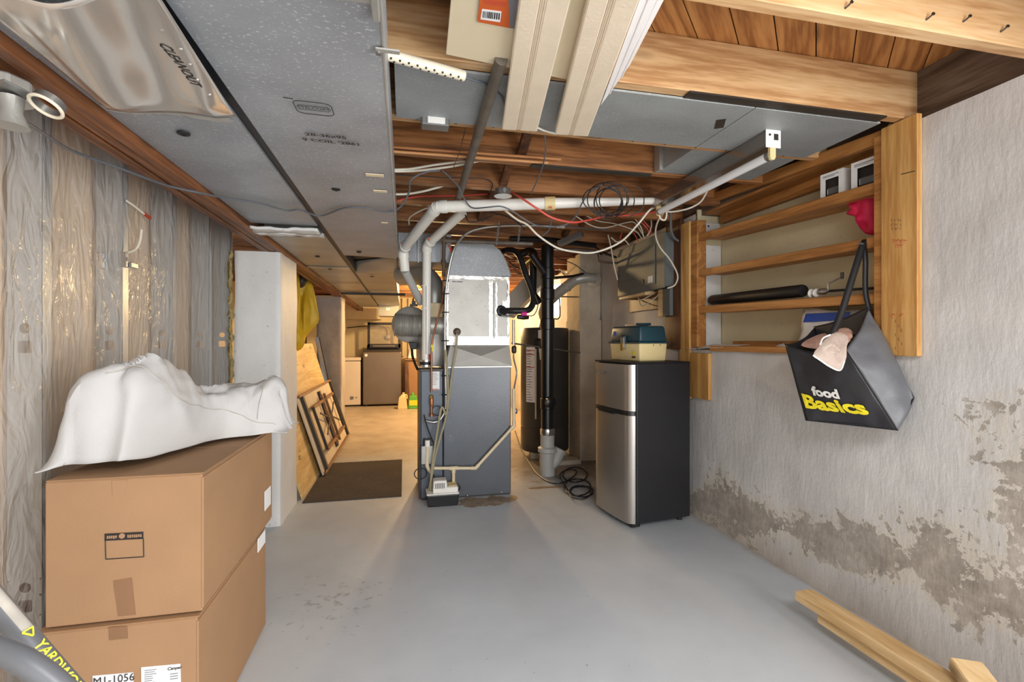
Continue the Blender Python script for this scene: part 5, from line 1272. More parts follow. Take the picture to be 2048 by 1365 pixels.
text('printed_word', 'YARDWORKS', .0185, (0, 0, 0), (1, 0, 0), (0, 1, 0), m_yprint, t1, bold=.0005, sx=.98, fn=lambda x, y: onshaft(x * 1.0, y))
def tri(x, y): return onshaft(-.074 + x, y)
tg_ = MB(); oc = [(-.006, -.006), (-.006, .006), (.006, .0)]; 
for i in range(3):
    a, b = oc[i], oc[(i + 1) % 3]; tg_.tube([tri(a[0] + (b[0] - a[0]) * k / 4, a[1] + (b[1] - a[1]) * k / 4) for k in range(5)], .0014, 5)
tg_.build('triangle_mark', m_yprint, t1)
t2 = thing('tool_handle', 'plain grey tool tube crossing in front of the lettered shaft', 'tool', tuple(at(60, 1340, Y=.76)))
MB().tube(spline([at(-60, 1282, Y=.78), at(-8, 1300, Y=.77), at(50, 1325, Y=.76), at(98, 1358, Y=.755), at(150, 1405, Y=.75)]), .0150, 20).build('tube', m_tool, t2, smooth=True)
# ------------------------------------------------------------------ vinyl panels stored under the joists
def vprof(px_l0, px_r0, px_l1, px_r1, py0, py1, z):
    a, b = at(px_l0, py0, Z=z), at(px_r0, py0, Z=z); c, d = at(px_l1, py1, Z=z), at(px_r1, py1 + (px_r1 - px_l1) * .06, Z=z)
    return a, b, c, d
def vinyl(label, a, b, c, d, m, near=.9):
    t = thing('vinyl_panel', label, 'vinyl panel', tuple(c), 'vinyl panels stored under the joists')
    # extend towards the viewer beyond the frame
    ext = (a - c); a2 = a + ext * near; b2 = b + (b - d) * near
    prof = [(0, 0), (.03, -.002), (.38, -.002), (.40, 0), (.43, .0015), (.46, -.001), (.49, .0015), (.52, 0), (.55, -.002), (.97, -.002), (1.0, 0), (1.0, .022), (.985, .022), (.985, .004), (.015, .004), (.015, .022), (0, .022)]
    near_, far_ = [], []
    for u, h in prof:
        near_.append(a2.lerp(b2, u) + Vector((0, 0, h))); far_.append(c.lerp(d, u) + Vector((0, 0, h)))
    mb = MB(); n = len(prof)
    mb.add(near_ + far_, [(i, (i + 1) % n, n + (i + 1) % n, n + i) for i in range(n)] + [tuple(range(n)), tuple(range(2 * n - 1, n - 1, -1))])
    mb.build('double_plank', m, t)
    ln_ = MB()
    for u in (.425, .47, .515): ln_.tube([a2.lerp(b2, u) + Vector((0, 0, -.0003)), c.lerp(d, u) + Vector((0, 0, -.0003))], .0014, 5)
    ln_.build('groove_bead', m_vinyl, t)
    return t
v1 = vprof(1039, 1141, 1004, 1074, 0, 258, 2.030); vinyl('left long cream vinyl double plank, its far end hanging free', *v1, m_vinyl)
v2 = vprof(1176, 1278, 1110, 1176, 0, 268, 2.022); vinyl('right long cream vinyl double plank, its far end hanging free', *v2, m_vinyl)
lp_ = thing('vinyl_panel', 'wide plain cream vinyl panel with an orange barcode label', 'vinyl panel', tuple(at(950, 120, Z=2.056)), 'vinyl panels stored under the joists')
a, b, c, d = at(902, 0, Z=2.058), at(1176, 0, Z=2.052), at(892, 109, Z=2.058), at(1136, 160, Z=2.052)
a2, b2 = a + (a - c) * 2.2, b + (b - d) * 1.6
MB().hexa([c, d, b2, a2], [p + Vector((0, 0, .012)) for p in (c, d, b2, a2)]).build('panel_sheet', m_vinyl2, lp_, bevel=.001)
def on(px, py): return at(px, py, Z=2.0535)
def zquad(name, m, parent, cs, dz=0.0):
    q = [on(*p) + Vector((0, 0, -.0012 - dz)) for p in cs]
    return MB().add(q + [p + Vector((0, 0, .001)) for p in q], [(0, 1, 2, 3), (0, 4, 5, 1), (1, 5, 6, 2), (2, 6, 7, 3), (3, 7, 4, 0)]).build(name, m, parent)
ol = zquad('orange_label', m_orange, lp_, [(963, -40), (1034, -40), (1022, 56), (955, 43)])
zquad('grey_label', m_inkgrey, lp_, [(1016, -20), (1040, -20), (1034, 57), (1020, 55)], .0004)
bc = zquad('barcode_field', m_paper, ol, [(964, 17), (1003, 22), (1000, 43), (961, 37)], .001)
bars = MB(); random.seed(2); x = 966.
while x < 999:
    w_ = random.choice((1.2, 1.8, 2.6)); yy = 17 + (x - 964) * .13
    q = [on(x, yy + 3) + Vector((0, 0, -.0028)), on(x + w_, yy + 3) + Vector((0, 0, -.0028)), on(x + w_ - 1, yy + 16) + Vector((0, 0, -.0028)), on(x - 1, yy + 16) + Vector((0, 0, -.0028))]
    bars.add(q, [(0, 1, 2, 3)]); x += w_ + random.choice((1.2, 1.8))
bars.build('barcode', m_ink, bc)
pl_ = MB()
for k in range(4):
    q0, q1 = on(966 + k, 3 + 2.6 * k - 6), on(1012, 9 + 2.6 * k - 6); pl_.tube([q0 + Vector((0, 0, -.002)), q1 + Vector((0, 0, -.002))], .0007, 4)
pl_.build('print_lines', m_inkred, ol)
wv = thing('vinyl_panel', 'white vinyl trim piece behind the right cream plank', 'vinyl panel', tuple(at(1205, 210, Z=2.05)), 'vinyl panels stored under the joists')
a, b, c = at(1281, -5, Z=2.035), at(1345, -5, Z=2.07), at(1201, 212, Z=2.050)
dir_ = (c - a).normalized()
q = [a - dir_ * .35, b - dir_ * .35, at(1260, 130, Z=2.075), c]
MB().hexa(q, [p + Vector((0, 0, .004)) for p in q]).build('trim_strip', m_vinylw, wv)
for k, (u0, u1) in enumerate(((.3, .1), (.62, .5))): MB().tube([q[0].lerp(q[1], u0) + Vector((0, 0, -.002)), q[3].lerp(q[2], u1 + .25) + Vector((0, 0, -.002))], .003, 6).build('bead', m_vinylw, wv, smooth=True)
tag(MB().tube([at(1003, 118, Z=2.052), at(915, 402, Z=2.058)], .0195, 18).build('steel_pipe', m_iron, None, smooth=True), 'long grey steel pipe lying under the joists between duct and vinyl planks', 'pipe')
pt_ = thing('perforated_tube', 'cream perforated plastic tube poking out beside the trunk duct', 'tube', tuple(at(850, 130, Z=2.04)))
ta, tbq = at(766, 107, Z=2.035), at(928, 152, Z=2.045)
MB().tube([ta, tbq], .0165, 18).build('tube', m_tubep, pt_, smooth=True)
dT = (tbq - ta).normalized()
for k in range(9):
    for s_ in (0, 1):
        c_ = ta + dT * (.02 + .027 * k + .012 * s_); n_ = Vector((0, -.62 + .55 * s_, -.8)).normalized(); n_ = (n_ - dT * n_.dot(dT)).normalized()
        MB().lathe([(.0036, 0), (.0036, .0008)], c_ + n_ * .0162, n_, 8).build('hole', m_dark, pt_)
# dowels on the joist ledge, junction boxes
for k, (a, b, lab) in enumerate((((780, 294, 2.27), (1122, 319, 2.262), 'longer wooden dowel resting along the joist above the steel pipe'), ((784, 303, 2.262), (1096, 326, 2.255), 'shorter wooden dowel under the longer one along the joist'))):
    tag(MB().tube([at(a[0], a[1], Y=a[2]), at(b[0], b[1], Y=b[2])], .007, 10).build('wooden_dowel', m_dowel, None, smooth=True), lab, 'dowel', 'dowels along the joist')
jx = thing('junction_box', 'white and steel outlet box screwed under the joist beside the trunk duct', 'electrical box', tuple(at(870, 245, Y=2.0)))
a, b = at(843, 241, Z=2.06), at(897, 256, Z=2.06)
MB().box(a.x, b.x, a.y - .01, a.y + .05, 2.045, 2.079).build('steel_box', m_steel, jx, bevel=.004)
MB().box(a.x + .022, b.x - .018, a.y - .018, a.y - .008, 2.048, 2.076).build('cover_plate', m_white, jx, bevel=.003)
ob = thing('octagon_box', 'round grey ceiling electrical box with red cable beside it', 'electrical box', tuple(at(1007, 385, Y=2.62)))
p = at(1006, 390, Y=2.64)
MB().lathe([(.046, 0), (.046, .038)], p + Vector((0, 0, -.005)), (0, 0, 1), 8).build('box_body', m_steel, ob, bevel=.003)
MB().lathe([(.05, 0), (.05, .003)], p + Vector((0, 0, -.008)), (0, 0, 1), 24).build('blank_cover', m_chrome, ob, smooth=True)
MB().lathe([(.010, 0), (.010, .003)], p + Vector((0, -.044, .015)), (0, -1, 0), 12).build('knockout', m_steel, ob)

# lamp holder bracket with ring at the left top
lh = thing('lamp_bracket', 'metal lamp bracket with an open cream-rimmed ring on the beam', 'bracket', tuple(at(30, 190, Z=1.77)))
c_ = at(18, 160, X=-.80)
MB().lathe([(.055, 0), (.055, .045)], at(2, 158, Z=1.765), (0, 0, -1), 8).build('electrical_box', m_galvf, lh, bevel=.004)
pbq = [at(-30, 165, Z=1.715), at(8, 157, Z=1.712), at(62, 185, Z=1.705), at(52, 197, Z=1.703), at(-20, 192, Z=1.708)]
MB().prism(pbq, (0, 0, -.004)).build('bracket_plate', m_steel, lh, bevel=.001)
MB().lathe([(.022, 0), (.018, .03), (.03, .06)], at(22, 195, Z=1.70), (0, 0, -1), 16).build('swivel_socket', m_galvf, lh, smooth=True)
rc = at(92, 213, Z=1.675); R_ = .027
vd = (rc - Vector((0, 0, CAM_H))).normalized(); rr = Vector((CS, -SN, 0)); axl = rr * 70 + Vector((0, 0, -45)); axl = (axl - vd * axl.dot(vd)).normalized()
e2 = vd.cross(axl)
if e2.z < 0: e2 = -e2
ax = (vd * .5 + e2 * .866).normalized(); oth = ax.cross(axl).normalized()
ringp = [rc + (axl * math.cos(t) + oth * math.sin(t)) * R_ for t in [2 * math.pi * k / 32 for k in range(32)]]
MB().tube(ringp, .0034, 8, closed=True).build('rim', m_tubep, lh, smooth=True)
MB().lathe([(R_, 0), (R_ * .98, .018)], rc, ax, 32, caps=False).build('ring_band', m_steel, lh, smooth=True)

# ------------------------------------------------------------------ water heater, soil stack, flue
wh = thing('water_heater', 'tall dark grey water heater tank behind the black soil stack', 'water heater', (1.455, 4.86, 0))
cx_, cy_, r_ = 1.445, 4.86, .252
MB().lathe([(.05, .07), (r_ - .01, .07), (r_, .085), (r_, .30), (r_ - .004, .305), (r_ - .004, .315), (r_, .32), (r_, 1.32), (r_ - .012, 1.335), (.06, 1.345)], (cx_, cy_, 0), (0, 0, 1), 48).build('tank', m_heater, wh, smooth=True)
def oncyl(ang, z, off=.001): return Vector((cx_ + (r_ + off) * math.cos(ang), cy_ + (r_ + off) * math.sin(ang), z))
def cyl_patch(name, m, par, a0, a1, z0, z1, off=.002):
    return MB().grid(lambda u, v: oncyl(a0 + (a1 - a0) * u, z0 + (z1 - z0) * v, off), 8, 2).build(name, m, par, smooth=True)
A0_ = -math.pi / 2
lb = cyl_patch('warning_label', m_paper, wh, A0_ - 1.12, A0_ - .68, .58, 1.14)
lines = MB(); random.seed(6)
for k in range(20):
    a0 = A0_ - 1.08; a1 = a0 + .30 * (.5 + .5 * random.random()); z = .60 + k * .026
    lines.grid(lambda u, v: oncyl(a0 + (a1 - a0) * u, z + .007 * v, .004), 4, 1)
lines.build('label_lines', m_inkgrey, lb)
for z in (.93, 1.06, 1.10): cyl_patch('red_line', m_inkred, lb, A0_ - 1.1, A0_ - .7, z, z + .008, .0045)
cyl_patch('rating_plate', m_paper, wh, A0_ - .55, A0_ - .2, 1.22, 1.31)
MB().lathe([(.05, 0), (.045, .02), (.03, .03)], oncyl(A0_ - .55, 1.18), (oncyl(A0_ - .55, 1.18) - Vector((cx_, cy_, 1.18))).normalized(), 18).build('thermostat_cap', m_black, wh, smooth=True)
MB().tube([oncyl(A0_ - .62, 1.12, .02), oncyl(A0_ - .62, .42, .02)], .009, 10).build('overflow_pipe', m_cpvc, wh, smooth=True)
tgq = [oncyl(A0_ - .52, 1.13, .01), oncyl(A0_ - .40, 1.12, .012), oncyl(A0_ - .36, 1.02, .015), oncyl(A0_ - .47, 1.01, .015)]
MB().add(tgq, [(0, 1, 2, 3)]).build('paper_tag', m_paper, wh)
for a in (A0_ - .9, A0_ + .5, A0_ + 2.2): 
    q_ = oncyl(a, 0, -.06); MB().box(q_.x - .04, q_.x + .04, q_.y - .04, q_.y + .04, 0, .072).build('foot_block', m_slab, wh, bevel=.004)
tag(MB().box(1.30, 1.68, 4.40, 4.56, 0, .045).build('concrete_slab', m_slab, None, bevel=.006), 'pale concrete slab on the floor in front of the water heater', 'slab')
MB().lathe([(.075, 0), (.06, .05), (.05, .10)], (cx_, cy_, 1.34), (0, 0, 1), 20).build('draft_hood', m_galvf, wh, smooth=True)
fl = thing('flue_pipe', 'grey metal flue pipe bending into the stained chimney', 'pipe', tuple(at(1180, 556, Y=4.5)))
fp = [Vector((cx_, cy_, 1.43)), Vector((cx_ - .02, cy_ - .03, 1.54)), at(1110, 592, Y=4.72), at(1135, 572, Y=4.62), at(1152, 560, Y=4.55), at(1172, 556, Y=4.53), at(1190, 557, Y=4.535)]
MB().tube(spline(fp, 6), .052, 20).build('pipe', m_galvf, fl, smooth=True)
for (px, py, y) in ((1135, 573, 4.615), (1152, 560, 4.55)):
    q_ = at(px, py, Y=y); MB().lathe([(.053, -.012), (.056, -.010), (.056, .010), (.053, .012)], q_, (at(1160, 557, Y=4.54) - at(1125, 580, Y=4.66)).normalized(), 20).build('joint_ring', m_galvf, fl, smooth=True)
rngc = MB().lathe([(.02, 0), (.075, .003), (.085, .012)], at(1188, 558, Y=4.52), (0, 1, 0), 20)
fo = rngc.build('mortar_patch', m_chim, fl, smooth=True); fo.modifiers.new('t', 'SOLIDIFY').thickness = .012

stk = thing('soil_stack', 'vertical black plastic soil stack with grey clean-out fitting at the floor', 'pipe', (1.254, 4.13, 0))
sx0, sy0_ = 1.254, 4.13
MB().tube([(sx0, sy0_, .30), (sx0, sy0_, 2.06)], .0565, 24).build('pipe_run', m_abs, stk, smooth=True)
for z in (.64, 1.35, 1.62, 1.80): MB().lathe([(.057, -.05), (.064, -.045), (.064, .045), (.057, .05)], (sx0, sy0_, z), (0, 0, 1), 24).build('hub', m_abs, stk, smooth=True)
MB().lathe([(.03, 0), (.05, .01), (.05, .04), (.035, .05)], (sx0 + .0, sy0_ - .05, .66), (.2, -1, 0), 18).build('cleanout_plug', m_abs, stk, smooth=True)
MB().lathe([(.062, 0), (.066, .01), (.066, .05), (.062, .06)], (sx0, sy0_, .36), (0, 0, 1), 24).build('clamp_band', m_chrome, stk, smooth=True)
MB().lathe([(.068, 0), (.068, .20), (.085, .21), (.085, .245), (.062, .255), (.062, .36)], (sx0, sy0_, .0), (0, 0, 1), 24).build('grey_fitting', m_greypvc, stk, smooth=True)
MB().tube(spline([(sx0 + .02, sy0_, .07), (sx0 + .075, sy0_ - .01, .13), (sx0 + .115, sy0_ - .01, .21)]), .05, 20).lathe([(.058, 0), (.058, .03)], (sx0 + .11, sy0_ - .01, .20), (.45, 0, .9), 20).build('wye_branch', m_greypvc, stk, smooth=True)
b0, b1 = at(1070, 525, Y=4.1), at(1092, 548, Y=4.12)
MB().tube([at(1063, 508, Y=4.06), at(1094, 552, Y=4.12)], .034, 18).build('branch', m_abs, stk, smooth=True)
MB().tube([at(1066, 520, Y=4.25), at(1066, 588, Y=4.25), at(1078, 605, Y=4.2)], .036, 18).build('side_branch', m_abs, stk, smooth=True)
MB().tube(spline([at(1035, 512, Y=4.35), at(1058, 503, Y=4.3), at(1068, 510, Y=4.26), at(1067, 530, Y=4.25)]), .036, 18).build('side_branch', m_abs, stk, smooth=True)
MB().tube([at(1040, 535, Y=4.2), at(1068, 512, Y=4.15)], .024, 14).build('copper_sleeve', m_brass, stk, smooth=True)
# big sloping rectangular duct behind the plenum
sd = MB(); a, b = at(1012, 625, Y=4.75), at(1085, 548, Y=4.6)
tag(MB().bar(a, b, .20, .17).build('sloping_duct', m_galvf, None, bevel=.004), 'sloping grey rectangular duct behind the plenum right side', 'duct')
a, b = at(1118, 488, Y=3.7), at(1165, 468, Y=3.55)
tag(MB().bar(a, b, .05, .045).build('metal_strut', m_steel, None, bevel=.003), 'grey metal strut slanting under the joists above the soil stack', 'strut')

# ------------------------------------------------------------------ cables
def wire(name, label, pts, r, m, grp='loose cables under the joists'):
    pts = [at(p[0], p[1], Y=p[2]) for p in pts]
    return tag(MB().tube(spline(pts, 7), r, 7).build(name, m, None, smooth=True), label, 'cable', grp)
zp = [at(a, b, Z=c) for a, b, c in ((-30, 205, 1.70), (60, 250, 1.72), (140, 300, 1.755), (230, 333, 1.762), (330, 370, 1.764), (400, 386, 1.768), (450, 396, 1.784), (520, 407, 1.786), (570, 421, 1.786), (600, 420, 1.786), (640, 432, 1.786), (690, 416, 1.786), (735, 416, 1.786), (772, 424, 1.788), (800, 415, 1.83), (818, 385, 1.93), (822, 360, 2.0), (850, 345, 2.04), (880, 341, 2.055))]
tag(MB().tube(spline(zp, 7), .0042, 7).build('cable', m_cable_g, None, smooth=True), 'long grey cable sagging below the trunk ducts from the left wall', 'cable', 'loose cables under the joists')
wire('cable', 'thick white cable drooping from the fluorescent fixture to the stack area', [(1318, 413, 2.64), (1300, 420, 2.66), (1275, 450, 2.7), (1240, 485, 2.8), (1190, 505, 2.85), (1150, 504, 2.85), (1120, 498, 2.85), (1100, 488, 2.85), (1075, 470, 2.84), (1055, 450, 2.83), (1035, 440, 2.82), (1015, 425, 2.82), (1003, 415, 2.85)], .0062, m_cable_w)
wire('cable', 'red cable hanging in a curve from the round ceiling box to the panel', [(1020, 383, 2.80), (1045, 398, 2.66), (1075, 418, 2.62), (1105, 436, 2.62), (1145, 445, 2.64), (1180, 440, 2.7), (1215, 432, 2.75), (1260, 431, 2.8), (1300, 426, 2.85), (1335, 417, 2.9)], .006, m_cable_r)
wire('cable', 'red cable stapled along the joist between trunk duct and round ceiling box', [(783, 405, 3.0), (808, 398, 3.1), (840, 393, 3.12), (880, 392, 3.12), (930, 391, 3.12), (975, 388, 3.12)], .006, m_cable_r)
wire('cable', 'upper white cable crossing from the trunk duct under the joist', [(780, 340, 2.5), (820, 338, 2.5), (870, 330, 2.46), (925, 323, 2.4), (960, 320, 2.36)], .0058, m_cable_w)
wire('cable', 'second white cable just below the first one beside the trunk duct', [(780, 343, 2.5), (830, 342, 2.5), (890, 335, 2.44), (930, 328, 2.38), (958, 322, 2.34)], .0058, m_cable_w)
wire('cable', 'third white cable curving up to the joist above the red cable', [(783, 389, 2.85), (815, 388, 2.85), (850, 382, 2.8), (890, 371, 2.76)], .0062, m_cable_w)
wire('cable', 'black cable draped over the steel pipe and along the white vent pipe', [(884, 341, 2.45), (900, 355, 2.5), (918, 375, 2.6), (930, 400, 2.78), (945, 416, 2.78), (975, 415, 2.72), (1000, 413, 2.70), (1020, 420, 2.7), (1045, 436, 2.72), (1070, 450, 2.74), (1100, 454, 2.76), (1130, 450, 2.76), (1150, 435, 2.72), (1165, 405, 2.62), (1180, 385, 2.56), (1205, 370, 2.5)], .0042, m_cable_g)
wire('cable', 'grey wire along the joist face left of the steel pipe', [(782, 350, 2.7), (830, 352, 2.71), (880, 355, 2.71), (930, 356, 2.71), (970, 358, 2.71), (985, 368, 2.71), (980, 385, 2.72)], .0028, m_cable_b)
wire('cable', 'thin brown string hanging beside the steel pipe', [(968, 125, 2.0), (950, 190, 2.02), (935, 240, 2.05), (920, 300, 2.2), (905, 340, 2.3), (902, 352, 2.35)], .0018, m_rust)
wire('cable', 'grey cord leaving the perforated tube toward the vinyl planks', [(926, 153, 1.54), (945, 160, 1.56), (975, 170, 1.6), (1000, 190, 1.66), (1010, 210, 1.7)], .0042, m_cable_g)
wire('cable', 'white cord visible between the two vinyl plank ends', [(1074, 255, 1.86), (1090, 262, 1.87), (1112, 268, 1.88)], .004, m_cable_w)
wire('cable', 'dark cord hanging between joists below the vinyl planks', [(1090, 270, 2.0), (1091, 300, 2.1), (1086, 330, 2.25), (1075, 360, 2.4), (1062, 388, 2.6)], .0038, m_cable_g)
wire('cable', 'white cable loop under the fluorescent fixture end', [(1318, 418, 2.60), (1320, 436, 2.62), (1330, 440, 2.62), (1333, 425, 2.6), (1324, 418, 2.6), (1340, 424, 2.62), (1375, 418, 2.55), (1400, 405, 2.5), (1413, 385, 2.45), (1416, 375, 2.42)], .0052, m_cable_w)
wire('cable', 'white cable hanging in front of the breaker panel', [(1328, 425, 2.62), (1315, 445, 2.75), (1311, 470, 2.9), (1320, 495, 3.0), (1340, 520, 3.05), (1355, 550, 3.1), (1350, 570, 3.1), (1335, 577, 3.12)], .0055, m_cable_w)
wire('cable', 'white cable running down left of the breaker panel', [(1216, 470, 3.9), (1222, 495, 3.9), (1228, 530, 3.9), (1235, 560, 3.9)], .0055, m_cable_w)
wire('cable', 'grey conduit curving behind the breaker panel', [(1342, 425, 3.05), (1342, 455, 3.08), (1348, 475, 3.1), (1362, 485, 3.1)], .009, m_cable_g)
wire('cable', 'white cables looped below the breaker panel', [(1274, 588, 3.75), (1280, 600, 3.6), (1300, 592, 3.5), (1318, 582, 3.4), (1312, 595, 3.4), (1285, 612, 3.55), (1278, 600, 3.7), (1274, 588, 3.75)], .004, m_cable_w)
for i, (pts, m_, lab) in enumerate((
    ([(1140, 424, 3.2), (1180, 450, 3.3), (1210, 456, 3.4), (1250, 446, 3.5), (1268, 445, 3.5), (1280, 460, 3.5), (1290, 478, 3.5)], m_cable_w, 'white cable sagging toward the top of the breaker panel'),
    ([(1165, 428, 3.3), (1195, 442, 3.4), (1230, 448, 3.5), (1270, 462, 3.55), (1284, 478, 3.55)], m_cable_w, 'white cable above the breaker panel, ending at its left knockout'),
    ([(1262, 430, 3.45), (1276, 445, 3.45), (1284, 460, 3.45), (1287, 474, 3.45)], m_cable_w, 'white cable dropping into the breaker panel top'),
    ([(1270, 432, 3.4), (1286, 448, 3.4), (1296, 460, 3.4), (1300, 472, 3.4)], m_cable_r, 'red cable dropping into the breaker panel top'),
    ([(1278, 430, 3.38), (1290, 445, 3.38), (1301, 458, 3.38), (1302, 470, 3.38)], m_cable_r, 'second red cable dropping into the breaker panel top'),
    ([(1300, 432, 3.35), (1303, 448, 3.35), (1300, 462, 3.35), (1294, 472, 3.35)], m_cable_w, 'white cable next to the red ones above the panel'),
    ([(1240, 478, 3.7), (1245, 464, 3.7), (1256, 462, 3.65), (1270, 470, 3.6), (1276, 484, 3.55)], m_cable_r, 'red cable arching over the panel left corner'),
    ([(1222, 475, 3.75), (1234, 484, 3.75), (1248, 480, 3.7), (1258, 490, 3.7)], m_cable_w, 'short white cable beside the panel left corner'),
    ([(1130, 452, 3.3), (1165, 457, 3.4), (1200, 459, 3.5), (1225, 462, 3.6)], m_cable_g, 'grey cable running level above the soil stack'),
    ([(980, 425, 3.0), (1010, 432, 3.05), (1035, 445, 3.1), (1048, 460, 3.15)], m_cable_b, 'black cable tangled behind the white vent pipe'),
    ([(930, 430, 3.3), (940, 445, 3.3), (965, 440, 3.3), (985, 432, 3.3)], m_cable_b, 'thin black wire tangle left of the hanger chains'),
    ([(1095, 420, 3.1), (1102, 440, 3.12), (1098, 460, 3.14), (1085, 472, 3.15)], m_cable_g, 'grey cable arching below the pipe coupling'),
    ([(818, 450, 3.3), (820, 435, 3.3), (845, 420, 3.25), (870, 412, 3.2)], m_cable_w, 'white cable behind the vent pipe elbow'),
    ([(850, 455, 3.4), (862, 440, 3.4), (868, 425, 3.35)], m_cable_w, 'white cable between the two vent pipes'),
    ([(1170, 545, 4.3), (1150, 530, 4.3), (1125, 520, 4.3), (1110, 515, 4.3)], m_cable_b, 'black wire behind the soil stack'),
    ([(1232, 515, 3.95), (1205, 505, 4.1), (1185, 490, 4.2), (1170, 480, 4.3)], m_cable_b, 'thick black cable entering the breaker panel left side'),
)): wire('cable', lab, pts, .0045 if i != 15 else .011, m_)
wire('conduit_pipe', 'brown conduit with elbow left of the breaker panel', [(1240, 527, 3.96), (1222, 526, 3.97), (1203, 524, 3.98), (1197, 518, 3.98), (1196, 500, 3.99)], .010, m_rust)
wire('conduit_pipe', 'thin dark pipe framing the bright window on the far right wall', [(1163, 565, 4.6), (1163, 592, 4.62), (1120, 594, 4.7), (1119, 600, 4.7), (1119, 635, 4.7), (1104, 638, 4.7)], .007, m_rust)
# bundles of old cable in the dark bay behind the plenum
random.seed(21)
tangle = [('white', m_cable_w), ('black', m_cable_b), ('grey', m_cable_g), ('copper-coloured', m_copper)]
k = 0
for where, xa, xb in (('left of the soil stack', 1004, 1050), ('right of the soil stack', 1115, 1160), ('above the flue pipe', 1150, 1190)):
    for cn, m_ in tangle:
        x0 = random.uniform(xa, xb - 25); dx = random.uniform(40, 75); Yk = 4.5 + .11 * k; zk = random.uniform(1.93, 2.05)
        q_ = []
        for t in (0, .3, .65, 1):
            p_ = at(x0 + dx * t, 530, Y=Yk); p_.z = zk - .09 * math.sin(math.pi * t) * random.random() + (.03 if t in (0, 1) else 0); q_.append(p_)
        tag(MB().tube(spline(q_, 6), .007, 7).build('cable', m_, None, smooth=True), cn + ' old cable drooping under the back joists ' + where, 'cable', 'old cable tangle behind the plenum'); k += 1
for k, lab in enumerate(('nearest', 'second', 'third', 'farthest')):
    p0 = at(806 + 8 * k, 560, Y=5.6 + .5 * k); p0.z = 2.05
    tag(MB().tube(spline([p0, p0 + Vector((.06, .3, -.07)), p0 + Vector((.12, .6, -.02)), p0 + Vector((.15, .7, .02))]), .008, 7).build('cable', m_cable_w, None, smooth=True), lab + ' pale cable looping under the far joists left of the furnace', 'cable', 'pale cables under the far joists')
cc = thing('cable_coil', 'coil of black cable hanging under the joist beside the fluorescent fixture', 'cable', tuple(at(1230, 375, Y=2.55)))
random.seed(8)
for k in range(6):
    cx2, cy2 = 1226 + random.uniform(-18, 22), 400 + random.uniform(-4, 8); rx, ry = random.uniform(26, 46), random.uniform(26, 34)
    MB().tube([at(cx2 + rx * math.cos(t), cy2 + ry * math.sin(t), Y=2.50 + .01 * k) for t in [2 * math.pi * i / 28 for i in range(28)]], .0032, 6, closed=True).build('loop', m_cable_b, cc, smooth=True)
MB().tube(spline([at(1270, 372, Y=2.5), at(1285, 382, Y=2.5), at(1288, 400, Y=2.5), at(1283, 420, Y=2.52), at(1255, 435, Y=2.55)]), .0032, 6).build('loose_end', m_cable_b, cc, smooth=True)

for lab, pts, r, m_ in (('copper water pipe running level behind the refrigerant loop', ((1000, 522, 4.45), (1075, 515, 4.5), (1150, 508, 4.6)), .011, m_copper),
                     ('black plastic drain running level under the back joists', ((1020, 478, 3.75), (1090, 474, 3.8), (1190, 470, 3.95)), .024, m_abs),
                     ('grey conduit running level above the flue pipe', ((1112, 500, 4.2), (1150, 497, 4.2), (1192, 492, 4.25)), .012, m_steel),
                     ('dark pipe slanting between the soil stack and the chimney', ((1110, 556, 4.35), (1145, 553, 4.4), (1166, 548, 4.45)), .013, m_abs)):
    q_ = [at(a, b, Y=c) for a, b, c in pts]
    for p_ in q_: p_.z = min(p_.z, 2.06 - r)
    tag(MB().tube(q_, r, 12).build('overhead_pipe', m_, None, smooth=True), lab, 'pipe', 'pipes under the back joists')

# ------------------------------------------------------------------ floor cord by the refrigerator
pc = thing('power_cord', 'black power cord coiled on the floor left of the refrigerator', 'cord', tuple(at(1150, 970, Z=.01)))
cp_ = [(1030, 862), (1040, 890), (1058, 926), (1080, 954), (1114, 968), (1145, 955), (1152, 942), (1135, 940), (1120, 952), (1140, 985), (1165, 994), (1185, 988), (1180, 975), (1150, 975), (1140, 985)]
def fl_pt(i, p):
    q = at(p[0], p[1], Z=.006 + .004 * (i % 3)); return q
MB().tube(spline([fl_pt(i, p) for i, p in enumerate(cp_)], 7), .0055, 8).build('cord', m_cable_b, pc, smooth=True)
for k, (px, py, r) in enumerate(((1150, 950, 24), (1155, 975, 27), (1160, 985, 22))):
    MB().tube([at(px + r * math.cos(t), py + r * .62 * math.sin(t), Z=.008 + .009 * k) for t in [2 * math.pi * i / 26 for i in range(26)]], .0055, 8, closed=True).build('cord_loop', m_cable_b, pc, smooth=True)
tag(MB().tube(spline([Vector((1.73, 3.12, 1.10)), Vector((1.80, 3.13, 1.13)), Vector((1.90, 3.12, 1.18))]), .005, 8).build('appliance_cord', m_cable_b, None, smooth=True), 'short black cord from the tackle box side to the wall', 'cord')

